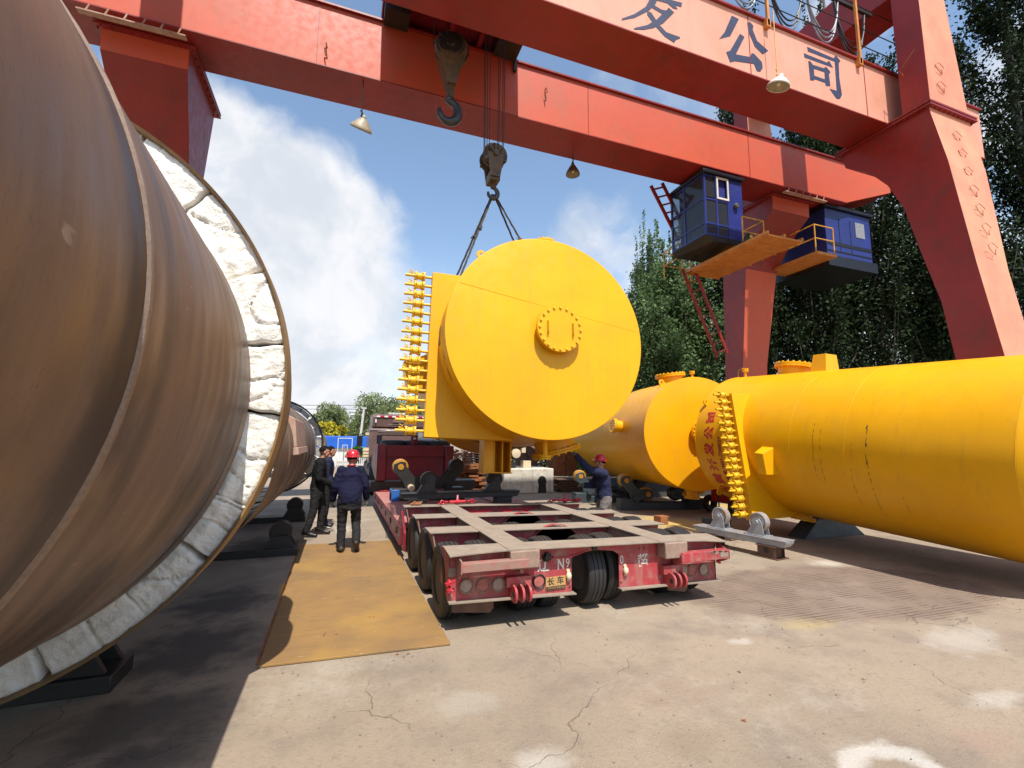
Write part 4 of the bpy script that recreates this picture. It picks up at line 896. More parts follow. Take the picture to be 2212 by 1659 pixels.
# worn red lettering remains on the hanging tank
random.seed(5)
b = MB()
for (a, y, w, h_, nn) in ((204, .40, .05, .11, 3), (182, .38, .05, .10, 3), (194, .42, .04, .07, 3), (172, .40, .04, .10, 3), (161, .40, .03, .08, 2)):
    for k in range(nn):
        aa = rad(a+random.uniform(-3.2, 3.2)); yy = y+random.uniform(-.05, .05); ww, hh = w*random.uniform(.4, 1), h_*random.uniform(.5, 1.2)
        vs = []; 
        for i in range(9):
            for q in (-1, 1): a_ = aa+(i/8-.5)*hh/1.80*2; vs.append((1.804*cos(a_), yy+q*ww*.5*(.6+.4*random.random()), 1.804*sin(a_)))
        b.add(vs, [(2*i, 2*i+1, 2*i+3, 2*i+2) for i in range(8)])
b.build('worn_lettering', plain('worn red stencil', (.62, .12, .02, 1), .5), sh1)
b = MB(); b.T = Matrix.Rotation(rad(180), 4, 'Y'); b.box(1.77, 1.80, .60, .74, -.17, .17); b.box(1.80, 1.805, .62, .72, -.15, .15); b.build('name_plate', 'rim', t1)
# ---- middle tank on turning rolls
t2, sh2, hd2 = tank('yellow tank in the middle, lying on dark teal rollers behind the reaching worker', 1.42, 6.6, (8.40, 9.45, 2.08), (rad(.0), 0, rad(-11.2)), side=1, hy=1.4, ht=.2)
manhole(t2, (.10, 0, .04), (0, -1, 0), .34, .10)
manhole(t2, (1.42*cos(rad(96)), 1.0, 1.42*sin(rad(96))), (cos(rad(96)), 0, sin(rad(96))), .40, .14, False)
manhole(t2, (1.42*cos(rad(172)), 1.55, 1.42*sin(rad(172))), (cos(rad(172)), 0, sin(rad(172))), .20, .16, False, 16)
nozzle(t2, rad(90), .16, .03, .16, 1.42, 2.2)
lug(t2, rad(118), .45, 1.42, .15)
lug(t2, rad(222), .22, 1.42, .10)
nozzle(t2, rad(-92), .30, .14, .20, 1.42, 1.35)
nozzle(t2, rad(-80), .8, .22, .16, 1.42, 1.3)
# ---- right tank (its flat end looks away, its header faces the yard)
t3, sh3, hd3 = tank('long yellow tank filling the right side, with red lettering beside its valve header', 1.40, 5.2, (8.73, 8.36, 1.96), (rad(-3.6), rad(.5), rad(180.6)), side=1, hy=1.16, ht=.17, hz=(-1.05, .68), hx=1.08)
tl_ = rad(11.5); cy_ = 1.16+.085                       # the header plate leans back a little
hd3.rotation_euler = (tl_, 0, 0); hd3.location = (0, cy_-cy_*cos(tl_), -cy_*sin(tl_))
# in this local frame +x is towards the yard (camera's left), y runs towards the camera
block(t3, rad(92), 1.74, 2.08, .20, 1.72, 1.40)
block(t3, rad(-13), 1.72, 1.98, .27, 1.62, 1.40)
manhole(t3, (1.4*cos(rad(97)), 1.15, 1.4*sin(rad(97))), (cos(rad(97)), 0, sin(rad(97))), .37, .14, False)
nozzle(t3, rad(88), .12, .028, .18, 1.40, 2.4)
nozzle(t3, rad(-82), 1.6, .15, .10, 1.40, 1.5)
lug(t3, rad(33), .14, 1.40, .12); lug(t3, rad(-52), .2, 1.40, .14)
onshell(t3, '司公发开重州', .275, 1.40, rad(19), .42, plain('red stencil lettering', (.55, .03, .02, 1), .5, var=.3, sc=14), adv=1.24, off=.012)
online(t3, '电话: 0421-7268555', .115, 1.40, rad(-17), .70, 'redcloth', .004)
b = MB(); b.T = Matrix.Rotation(rad(1), 4, 'Y'); b.box(1.40, 1.412, .88, .99, -.16, .12); b.build('name_plate', 'silver', t3)
def bandmarks(parent, R, items, mat):
    b = MB()
    for (y, a0_, a1_, w, seed) in items:
        random.seed(seed); k = 0; a = a0_
        while a > a1_:
            da = random.uniform(.4, 2.2); 
            if random.random() < .75:
                yy = y+random.uniform(-.006, .006)+.00012*(a-a0_)**2*0; ww = w*random.uniform(.3, 1); vs = []
                for i in range(4):
                    for q in (-1, 1): aa = rad(a-da*i/3); vs.append(((R+.0015)*cos(aa), yy+q*ww/2, (R+.0015)*sin(aa)))
                b.add(vs, [(2*i, 2*i+1, 2*i+3, 2*i+2) for i in range(3)])
            a -= da*1.15
    b.build('scuff_mark', mat, parent)
bandmarks(t3, 1.40, [(2.72, 17, -20, .010, 1), (2.84, 15, -24, .008, 2), (3.55, 16, -10, .022, 3), (3.565, -6, -48, .012, 4), (3.3, -12, -38, .008, 5), (3.95, -24, -38, .008, 6), (3.34, 5, -6, .006, 7)], 'black_mark')
# support stands under the right tank
for (x, y, w, lb) in ((9.35, 7.0, .40, 'dark steel stand under the long right tank, in its shadow'),):
    s_ = thing('tank_stand', lb, 'support stand', (x, y, 0)); b = MB(); b.hexa([(x-.85, y-.2, 0), (x+.85, y-.2, 0), (x+.85, y+.2, 0), (x-.85, y+.2, 0)], [(x-w, y-.16, .36), (x+w, y-.16, .36), (x+w, y+.16, .36), (x-w, y+.16, .36)]); b.build('stand_body', 'teal', s_, bevel=.01)
    b = MB(); b.box(x-w-.05, x+w+.05, y-.2, y+.2, .362, .38); b.build('top_plate', 'steel_dk', s_)
# ---------------------------------------------------------------- low loader trailer
tr_ = thing('lowbed_trailer', 'dusty red multi axle low bed trailer under the hanging tank', 'trailer', (2.65, 6, 0), (0, 0, 0))
XL, XR, ZK = 1.02, 4.28, .775
def zt(x): return ZK-(x-XL)*.018
def slabx(b, x0, x1, y0, y1, ta, tb):   # slab following the slight list of the trailer; ta/tb offsets from the top
    return b.hexa([(x0, y0, zt(x0)+ta), (x1, y0, zt(x1)+ta), (x1, y1, zt(x1)+ta), (x0, y1, zt(x0)+ta)], [(x0, y0, zt(x0)+tb), (x1, y0, zt(x1)+tb), (x1, y1, zt(x1)+tb), (x0, y1, zt(x0)+tb)])
beams = [(4.46, 4.78), (5.50, 5.86), (6.62, 6.95), (7.80, 8.02)]
for k, (ya, yb) in enumerate(beams):
    b = MB()
    if k == 0:   # rearmost: bent lip at both ends
        for (x0, x1, d0, d1) in ((XL, 1.30, -.03, -.012), (1.30, 1.598, -.012, 0), (1.882, 3.378, 0, 0), (3.662, 4.0, 0, -.01), (4.0, XR+.04, -.01, -.035)):
            b.hexa([(x0, ya, zt(x0)-.016+d0), (x1, ya, zt(x1)-.016+d1), (x1, yb, zt(x1)-.016), (x0, yb, zt(x0)-.016)], [(x0, ya, zt(x0)+d0), (x1, ya, zt(x1)+d1), (x1, yb, zt(x1)), (x0, yb, zt(x0))])
    else:
        for (x0, x1) in ((XL, 1.598), (1.882, 3.378), (3.662, XR-.02)): slabx(b, x0, x1, ya, yb, -.016, 0)
    be = b.build('cross_beam', 'dust', tr_, bevel=.003)
    if k:
        w = MB(); yc = ya+.10
        def Z(x, t): return zt(x)+t
        w.prism([(XL+.03, Z(XL, -.0165)), (1.60, Z(1.6, -.0165)), (1.60, .47), (1.12, .43)], 'y', yc, yc+.015)
        if k == 3: w.prism([(1.88, Z(1.9, -.0165)), (3.38, Z(3.4, -.0165)), (3.38, .5), (1.88, .5)], 'y', yc, yc+.015)
        else: w.prism([(1.88, Z(1.9, -.0165)), (3.38, Z(3.4, -.0165)), (3.38, .46), (3.0, .46)]+[(2.63+.40*cos(a), .40+.36*sin(a)) for a in [pi*i/14 for i in range(15)]]+[(2.26, .46), (1.88, .46)], 'y', yc, yc+.015)
        w.prism([(3.66, Z(3.7, -.0165)), (XR-.05, Z(XR, -.0165)), (XR-.12, .43), (3.66, .47)], 'y', yc, yc+.015)
        w.build('beam_web', 'maroon', be)
        s = MB(); s.hexa([(1.12, ya+.02, .43), (1.135, ya+.02, .43), (1.135, yb-.03, .43), (1.12, yb-.03, .43)], [(XL+.03, ya+.02, Z(XL, -.017)), (XL+.045, ya+.02, Z(XL, -.017)), (XL+.045, yb-.02, Z(XL, -.017)), (XL+.03, yb-.02, Z(XL, -.017))]); s.build('end_plate', 'mud', be)
        if k in (1, 2):
            s = MB(); s.lathe([(.388, 0), (.40, 0), (.40, .035), (.388, .035)], (2.63, yc-.04, .385), (0, 1, 0), 40, close=True)
            s.f = [q for q in s.f if True]; s.build('mudguard_hoop', 'maroon', tr_)
        if k == 3:
            s = MB(); s.box(1.95, 2.50, yc-.04, yc-.02, .57, .66); s.box(2.72, 3.33, yc-.04, yc-.02, .57, .66); s.build('pull_out_bar', 'redbright', be)
for (x0, x1) in ((1.60, 1.88), (3.38, 3.66)):
    b = MB(); slabx(b, x0, x1, 4.46, 8.02, -.018, .004)
    lb = b.build('long_beam', 'dust', tr_, bevel=.003)
    w = MB(); 
    for x in (x0+.02, x1-.035): w.box(x, x+.015, 4.62, 8.0, .38, zt(x)-.019)
    w.build('beam_web', 'mud', lb)
# rear panel with the wheel notch and its bottom lip
b = MB(); y0, y1 = 4.60, 4.615
NX0, NX1 = 2.36, 2.94
b.prism([(XL+.03, zt(XL)-.03), (XL+.03, .30), (2.36, .262), (2.36, .60), (2.43, .64), (2.65, .665), (2.87, .64), (2.94, .60), (2.94, .25), (4.27, .225), (4.27, zt(XR)-.04)], 'y', y0, y1)
rp = b.build('rear_panel', 'maroon', tr_)
b = MB(); b.hexa([(XL+.02, 4.53, .288), (2.38, 4.53, .250), (2.38, 4.62, .250), (XL+.02, 4.62, .288)], [(XL+.02, 4.53, .300), (2.38, 4.53, .262), (2.38, 4.62, .262), (XL+.02, 4.62, .300)])
b.hexa([(2.93, 4.53, .236), (4.29, 4.53, .213), (4.29, 4.62, .213), (2.93, 4.62, .236)], [(2.93, 4.53, .248), (4.29, 4.53, .225), (4.29, 4.62, .225), (2.93, 4.62, .248)]); b.build('bottom_lip', 'dust', rp)
b = MB(); b.prism([(4.60, .30), (4.95, .40), (4.95, .74), (4.60, .745)], 'x', XL+.02, XL+.035); b.prism([(4.60, .23), (4.95, .34), (4.95, .68), (4.60, .685)], 'x', 4.255, 4.27); b.build('side_plate', 'maroon', rp)
b = MB(); b.box(XL+.022, XL+.13, 4.594, 4.5995, .52, .60); b.build('reflector_patch', 'dust', rp)
for (x0, x1) in ((1.62, 1.93), (3.44, 3.74)):
    b = MB(); b.box(x0, x1, 4.44, 4.598, zt(x0)-.19, zt(x0)-.017); b.build('beam_end_box', 'mud', tr_, bevel=.012)
b = MB(); b.box(1.13, 1.80, 4.40, 4.50, .595, .675); b.prism([(4.40, .70), (4.60, .72), (4.60, .50), (4.50, .52), (4.40, .585)], 'x', 1.115, 1.13); b.box(1.74, 1.78, 4.5, 4.6, .52, .60); bm_ = b.build('rear_bumper', 'mud_red', tr_, bevel=.004); tag(bm_, 'dust caked bumper bar')
b = MB(); b.box(3.64, 4.30, 4.40, 4.50, .50, .60); b.prism([(4.40, .58), (4.60, .64), (4.60, .42), (4.50, .45), (4.40, .5)], 'x', 3.625, 3.64); b.prism([(4.40, .58), (4.60, .66), (4.60, .42), (4.50, .45), (4.40, .5)], 'x', 4.285, 4.30); b.build('rear_bumper', 'maroon', tr_, bevel=.004)
b = MB(); random.seed(3)
for i in range(16):
    x = 4.0+.26*random.random(); z = .56+.03*random.random(); b.box(x, x+.02+.03*random.random(), 4.396, 4.3995, z, z+.012)
b.box(4.16, 4.27, 4.3965, 4.3995, .525, .575); b.build('worn_sticker', 'dust', bm_)
for i, (x, z, m_, f_) in enumerate(((1.22, .42, 'lens_tan', 0), (1.39, .412, 'lens_red', 0), (1.55, .405, 'lens_tan', 0), (1.985, .40, 'lens_red', 1), (3.80, .355, 'lens_tan', 0), (3.92, .35, 'lens_red', 0), (4.09, .345, 'lens_tan', 0))):
    b = MB(); b.lathe([(.058, 0), (.070, 0), (.073, .012), (.066, .022), (.058, .012)], (x, 4.60, z), (0, -1, 0), 32, close=True); o = b.build('tail_lamp', 'steel_blk' if f_ else 'mud', tr_)
    b = MB(); b.lathe([(.060, 0), (.055, .008), (0, .012)], (x, 4.60, z), (0, -1, 0), 32); b.build('lamp_lens', m_, o)
def lugs(x, z):
    b = MB()
    b.box(x-.11, x+.15, 4.52, 4.60, z+.055, z+.15)
    for k in range(3):
        xx = x-.06+.075*k; pts = [(4.60, z+.10), (4.46, z+.075)]+[(4.46+.06*cos(a)*1, z+.0+.075*sin(a)) for a in [rad(90)+pi*i/10 for i in range(11)]]+[(4.60, z-.075)]
        b.prism(pts, 'x', xx, xx+.026)
    o = b.build('hinge_lug', 'maroon', tr_, bevel=.003); h = MB(); h.cyl((x-.0615, 4.462, z), (x-.064, 4.462, z), .028, n=20); h.build('lug_hole', 'steel_blk', o)
lugs(1.72, .335); lugs(3.58, .30)
# lettering and plates
def glyph(body, x, z, size, y, mat, par, sx=1.0, off=.0):
    vs, fs = text_faces(body, size, off); b = MB(); b.add([(x+v.x*sx, y, z+v.y) for v in vs], fs); return b.build('lettering', mat, par, smooth=False)
glyph('辽', 2.035, .545, .135, 4.5985, 'white_letter', rp, 1.0, .003); glyph('N', 2.235, .545, .15, 4.5985, 'white_letter', rp, .72, .003)
glyph('9', 2.315, .55, .13, 4.5984, 'white_letter', rp, .75, .001); glyph('0', 2.975, .535, .125, 4.5984, 'white_letter', rp, .72, .001)
glyph('超', 3.25, .505, .145, 4.5985, 'white_letter', rp, .95, .003)
b = MB(); b.hexa([(2.06, 4.590, .298), (2.285, 4.590, .306), (2.285, 4.5985, .306), (2.06, 4.5985, .298)], [(2.06, 4.590, .428), (2.285, 4.590, .434), (2.285, 4.5985, .434), (2.06, 4.5985, .428)]); pl = b.build('maker_plate', 'tan_plate', rp)
b = MB(); b.hexa([(2.063, 4.588, .301), (2.282, 4.588, .309), (2.282, 4.5898, .309), (2.063, 4.5898, .301)], [(2.063, 4.588, .336), (2.282, 4.588, .342), (2.282, 4.5898, .342), (2.063, 4.5898, .336)]); b.build('plate_band', 'black_plate', pl)
glyph('长', 2.115, .382, .082, 4.5895, 'black_plate', pl, 1, .002); glyph('车', 2.225, .386, .082, 4.5895, 'black_plate', pl, 1, .002)
glyph('徐州华邦专用汽车', 2.177, .321, .026, 4.5872, 'tan_plate', pl, .95)
for (x, z) in ((2.315, .43), (3.01, .425)):
    b = MB(); b.sph((x, 4.575, z), .030, .028, .042, 16, 12); b.cyl((x, 4.60, z+.05), (x, 4.585, z+.05), .018, n=12); b.torus((x, 4.58, z-.04), (0, 1, 0), .014, .004, 16, 6); b.build('cable_cap', 'cream', rp)
b = MB(); b.lathe([(.04, 0), (.045, .02), (.03, .045), (0, .045)], (2.07, 4.60, .63), (0, -1, 0), 20); b.box(2.02, 2.12, 4.585, 4.60, .60, .66); b.box(2.05, 2.09, 4.56, 4.60, .655, .68); b.lathe([(.03, 0), (.03, .03), (0, .03)], (2.63, 4.60, .69), (0, -1, 0), 12); b.build('socket', 'steel_dk', rp)
b = MB()
for (x, z) in ((1.98, .66), (2.14, .625), (2.335, .53), (2.335, .31), (3.2, .64), (3.27, .642), (2.96, .30)): b.cyl((x, 4.5995, z), (x, 4.5965, z), .010, n=10)
b.build('bolt_hole', 'steel_blk', rp)
b = MB(); b.tube([(2.14+.42*i/16, 4.585, .622+.055*(i/16)**2-.012*sin(pi*i/16)) for i in range(17)], .006, 6); b.build('cable', 'redbright', rp)
b = MB(); random.seed(9)
for (x, z) in ((1.045, .50), (1.05, .44), (4.275, .46)):
    for k in range(5): b.tube([(x, 4.58, z), (x-.03+.05*random.random(), 4.55, z-.02-.03*random.random()), (x-.05+.12*random.random(), 4.545, z-.05*random.random())], .011, 5)
b.build('rag', 'redbright', rp)
for (x0, x1, z0) in ((1.10, 1.52, .15), (3.62, 3.9, .12)):
    b = MB(); b.prism([(x0, z0+.02), (x1-.04, z0-.02), (x1, z0+.02), (x1, z0+.20), (x0, z0+.20)], 'y', 4.66, 4.67); b.build('mudflap', 'rust_dk', tr_)
# wheels: 8 tyres on each of 3 axle lines
WR = .412; WS = .908
def wheel(x, y):
    prof = []; W2 = .118
    for (r, h) in ((.235, -.085), (.26, -.105), (.33, -W2), (.385, -W2+.012), (.405, -W2+.035)): prof.append((r, h))
    for g_ in (-.05, 0, .05): prof += [(.412, g_-.012-.012), (.412, g_-.006), (.400, g_-.004), (.400, g_+.004), (.412, g_+.006)]
    prof = prof[:5]+[(.410, -.065), (.412, -.056), (.402, -.053), (.402, -.047), (.412, -.044), (.4125, -.006), (.402, -.003), (.402, .003), (.4125, .006), (.412, .044), (.402, .047), (.402, .053), (.412, .056), (.410, .065)]+[(r, -h) for (r, h) in prof[:5][::-1]]
    b = MB(); b.lathe(prof, (x, y, WR), (1, 0, 0), 64, close=True); ty = b.build('wheel', 'rubber', tr_, ang=28)
    b = MB(); b.lathe([(.242, -.09), (.232, -.085), (.215, -.02), (.19, .0), (.09, .0), (.085, -.05), (0, -.055)], (x, y, WR), (1, 0, 0), 36); b.lathe([(.242, .09), (.232, .085), (.215, .02), (.19, .008), (0, .008)], (x, y, WR), (1, 0, 0), 36)
    for i in range(8): a = 2*pi*i/8; b.cyl((x-.0, y+.14*cos(a), WR+.14*sin(a)), (x-.02, y+.14*cos(a), WR+.14*sin(a)), .012, n=6)
    b.build('rim', 'rim', ty)
    return ty
w0 = wheel(1.14, 5.06)
for o_ in [w0]+kids(w0):
    for v_ in o_.data.vertices:
        v_.co.z = (v_.co.z)*WS; v_.co.y = (v_.co.y-(5.06-6))*WS+(5.06-6)
for j, y in enumerate((5.06, 6.04, 7.03)):
    for i, x in enumerate((1.14, 1.44, 1.93, 2.21, 2.70, 2.99, 3.80, 4.09)):
        if i == 0 and j == 0: continue
        c = w0.copy(); COL.objects.link(c); c.parent = tr_; c.location = (x-1.14, y-5.06-(.07 if i == 4 and j == 0 else 0), (random.uniform(-.004, 0)))
        for ch in kids(w0): d = ch.copy(); COL.objects.link(d); d.parent = c
b = MB()
for y in (5.06, 6.04, 7.03): b.cyl((1.25, y, WR), (2.1, y, WR), .06, n=14); b.cyl((2.8, y, WR), (4.0, y, WR), .06, n=14); b.box(1.62, 1.82, y-.15, y+.15, .35, .48); b.box(3.42, 3.62, y-.15, y+.15, .35, .48)
b.build('axle', 'steel_dk', tr_)
# low deck, side rail and gooseneck
b = MB(); b.hexa([(.99, 8.05, .40), (4.25, 8.05, .37), (4.25, 14.0, .30), (.99, 14.0, .34)], [(.99, 8.05, .47), (4.25, 8.05, .43), (4.25, 14.0, .385), (.99, 14.0, .42)])
dk = b.build('low_deck', 'maroon_dusty', tr_)
b = MB(); b.hexa([(.965, 7.7, .20), (.985, 7.7, .20), (.985, 14, .24), (.965, 14, .24)], [(.965, 7.7, .46), (.985, 7.7, .46), (.985, 14, .415), (.965, 14, .415)])
b.hexa([(.95, 7.7, .20), (1.05, 7.7, .20), (1.05, 14, .24), (.95, 14, .24)], [(.95, 7.7, .21), (1.05, 7.7, .21), (1.05, 14, .25), (.95, 14, .25)])
b.prism([(7.45, .42), (7.45, .16), (8.6, .2), (8.3, .475), (7.9, .70)], 'x', .985, 1.02); b.build('side_rail', 'maroon_dk', dk)
b = MB()
for i in range(6): y = 8.2+1.0*i; b.torus((.955, y, .33), (1, 0, 0), .032, .009, 16, 6); b.bar((.96, y, .37), (.96, y, .40), .03, .03)
b.build('lashing_ring', 'steel_dk', dk)
b = MB()
for x in (1.85, 2.6, 3.4): b.box(x-.015, x+.015, 8.1, 13.9, .43, .448)
b.build('deck_seam', 'mud', dk)
b = MB(); b.box(1.27, 2.95, 14.0, 14.06, .72, 1.70); b.box(1.27, 2.95, 13.94, 14.0, 1.38, 1.70); gn = b.build('gooseneck', 'maroon_dk', tr_, bevel=.01)
b = MB(); b.box(1.01, 1.27, 13.88, 14.5, .70, 1.74); b.prism([(14.5, .7), (16.2, 1.0), (16.2, 1.25), (14.5, 1.74)], 'x', 1.01, 1.22); b.box(2.955, 3.22, 13.88, 14.5, .70, 1.70); b.build('gooseneck_side', 'maroon_dk', gn, bevel=.03)
b = MB(); b.box(.86, 3.9, 13.9, 14.6, .50, .68); b.box(.86, 3.9, 13.88, 13.9, .42, .5)
for x in (1.2, 2.0, 2.8): b.box(x-.02, x+.02, 13.84, 13.88, .42, .68)
b.build('gooseneck_base', 'steel_blk', gn)
b = MB(); 
for i in range(14): b.tube([(1.1+.12*i, 13.7, .44), (1.14+.12*i, 13.6+.1*(i % 3), .46), (1.2+.12*i, 13.65, .45)], .014, 6)
b.build('chain', 'redbright', dk)
# spare tyres on the gooseneck
for i, x in enumerate((1.55, 2.25, 2.92)):
    r_ = thing('spare_tyre', ('black spare tyre lying on the gooseneck, leftmost of the row', 'black spare tyre lying in the middle of the gooseneck row', 'black spare tyre on the gooseneck, nearest the hanging tank')[i], 'tyre', (x, 14.9, 1.72), group='spare tyres lying on the gooseneck')
    b = MB(); b.lathe([(.20, -.10), (.30, -.13), (.38, -.10), (.40, -.04), (.40, .04), (.38, .10), (.30, .13), (.20, .10)], (x, 14.9, 1.73), (0, 0, 1), 40, close=True); b.build('tyre', 'rubber', r_)
# red ratchet binders lying on the front beam
def binder(x, y, z, ang, label):
    r_ = thing('load_binder', label, 'load binder', (x, y, z), (0, 0, 0), 'red load binders lying on the trailer beam'); T = Matrix.Translation((x, y, z+.035)) @ Matrix.Rotation(ang, 4, 'Z')
    b = MB(); b.T = T; b.cyl((-.14, 0, 0), (.14, 0, 0), .026, n=14); b.cyl((-.03, 0, 0), (.03, 0, 0), .04, n=14); b.bar((0, 0, .02), (.02, .05, .10), .025, .02); b.build('barrel', 'redbright', r_)
    b = MB(); b.T = T
    for s in (-1, 1): b.torus((s*.20, 0, 0), (0, .4, 1), .036, .013, 20, 8); b.torus((s*.262, .0, 0), (0, 1, .3*s), .030, .011, 16, 8); b.torus((s*.31, .03*s, -.01), (0, .2, 1), .03, .011, 16, 8, rad(0), rad(300))
    b.build('hook_end', 'redbright', r_)
binder(1.92, 7.93, .77, rad(4), 'red ratchet load binder lying on the left part of the front trailer beam')
binder(3.95, 7.95, .73, rad(-6), 'red ratchet load binder at the right end of the front trailer beam, chain hanging down')
r_ = thing('rag', 'small brown crumpled rag on the left end of the front trailer beam', 'rag', (1.22, 7.9, .77)); b = MB(); random.seed(8)
for i in range(7): b.tube([(1.13+.02*i, 7.88+.03*random.random(), .79), (1.2+.02*i, 7.9, .80+.03*random.random()), (1.30, 7.92-.05*random.random(), .79)], .016, 6)
b.build('cloth', 'rust', r_)
# ---------------------------------------------------------------- tractor unit
_oldbuild = MB.build
def _b2(s_, *a_, **k_):
    if s_.T is None: s_.v = [(x*1.09, y+1.6, z*1.06) for x, y, z in s_.v]
    return _oldbuild(s_, *a_, **k_)
MB.build = _b2
tk = thing('truck_cab', 'dark brown truck cab with high roof fairing, coupled in front of the red gooseneck', 'truck', (1.95, 17.5, 0))
b = MB(); b.prism([(17.3, .95), (17.3, 2.12), (17.42, 2.22), (19.4, 2.22), (19.5, 1.6), (19.5, .8), (17.5, .8)], 'x', .98, 3.35); cb = b.build('cab_body', 'cab_brown', tk, bevel=.05)
b = MB(); b.prism([(17.36, 2.24), (17.30, 2.62), (17.45, 2.72), (19.0, 2.70), (19.4, 2.3), (19.4, 2.24)], 'x', 1.06, 3.25); rf = b.build('roof_fairing', 'cab_brown', tk, bevel=.06)
b = MB()
for i in range(15): b.box(1.18+.135*i, 1.18+.135*(i+1), 17.275, 17.30, 2.60, 2.655); 
b.build('reflective_strip', 'redbright', rf)
b = MB()
for i in range(0, 15, 2): b.box(1.185+.135*i, 1.18+.135*(i+1)-.005, 17.268, 17.2748, 2.60, 2.655)
b.box(1.14, 1.19, 17.27, 17.29, 2.40, 2.52)
b.build('reflective_strip', 'white_refl', rf)
b = MB()
for i in range(9): b.box(1.75+.005*i, 2.15-.01*i, 17.275, 17.295, 2.42+.016*i, 2.43+.016*i)
b.box(1.6, 2.5, 17.28, 17.30, 2.33, 2.345); b.build('grille', 'chrome', rf)
b = MB()
for i in range(6): b.box(1.62+.12*i, 1.72+.12*i, 17.5, 17.6, 2.73, 2.79)
b.build('roof_lamp', 'white', rf)
b = MB(); b.box(1.25, 3.2, 17.27, 17.295, 2.055, 2.075); b.box(1.35, 2.9, 17.265, 17.295, 1.98, 1.99); b.box(.97, 3.3, 17.26, 17.29, 2.14, 2.16); b.build('trim', 'chrome', cb)
b = MB(); b.box(1.22, 1.40, 17.282, 17.297, 1.6, 1.95); b.build('rear_recess', 'black_cab', cb)
b = MB(); b.box(.86, 1.04, 17.9, 18.1, 1.95, 2.04); b.build('door_mirror_arm', 'cream', cb)
b = MB(); b.box(.58, .78, 18.3, 18.42, 1.52, 1.93); b.box(.60, .78, 18.3, 18.42, 1.26, 1.46); b.tube([(.95, 18.3, 2.0), (.75, 18.36, 2.02), (.68, 18.36, 1.93)], .02, 6); b.build('wing_mirror', 'black_cab', cb, bevel=.02)
b = MB(); b.box(.80, .98, 17.6, 17.9, 1.10, 1.48); 
for k in range(3): b.box(.78, 1.0, 17.58, 17.6, 1.14+.11*k, 1.19+.11*k)
b.build('air_filter', 'cream', tk)
b = MB(); b.box(.90, 1.15, 15.2, 19.3, .62, .80); b.box(1.2, 2.9, 15.0, 19.3, .55, .75); b.box(.84, 1.0, 15.6, 17.2, .3, .62); b.build('chassis', 'steel_blk', tk)
b = MB()
for y in (15.5, 16.7, 18.8):
    b.lathe([(.25, -.14), (.45, -.15), (.50, -.08), (.50, .08), (.45, .15), (.25, .14)], (1.05, y, .5), (1, 0, 0), 40, close=True); b.lathe([(.25, -.14), (.45, -.15), (.50, -.08), (.50, .08), (.45, .15), (.25, .14)], (2.9, y, .5), (1, 0, 0), 40, close=True)
b.build('wheel', 'rubber', tk)
b = MB(); b.prism([(2.62, 2.05), (2.80, 2.08), (3.3, 1.7), (3.3, 1.2), (2.62, 1.2)], 'y', 16.9, 17.1); b.build('wind_deflector', 'grey_fair', tk)
MB.build = _oldbuild
ex = thing('fire_extinguisher', 'dark red cylinder standing on the gooseneck beside the spare tyres', 'extinguisher', (2.1, 14.6, 1.7)); b = MB(); b.cyl((2.12, 14.5, 1.72), (2.12, 14.5, 2.0), .11, n=24); b.build('bottle', 'maroon_dk', ex); b = MB(); b.torus((2.12, 14.5, 2.03), (0, 1, 0), .035, .008, 16, 6); b.build('handle', 'steel_dk', ex); b = MB(); b.box(2.08, 2.16, 14.378, 14.388, 1.88, 1.94); b.build('label_patch', 'white', ex)
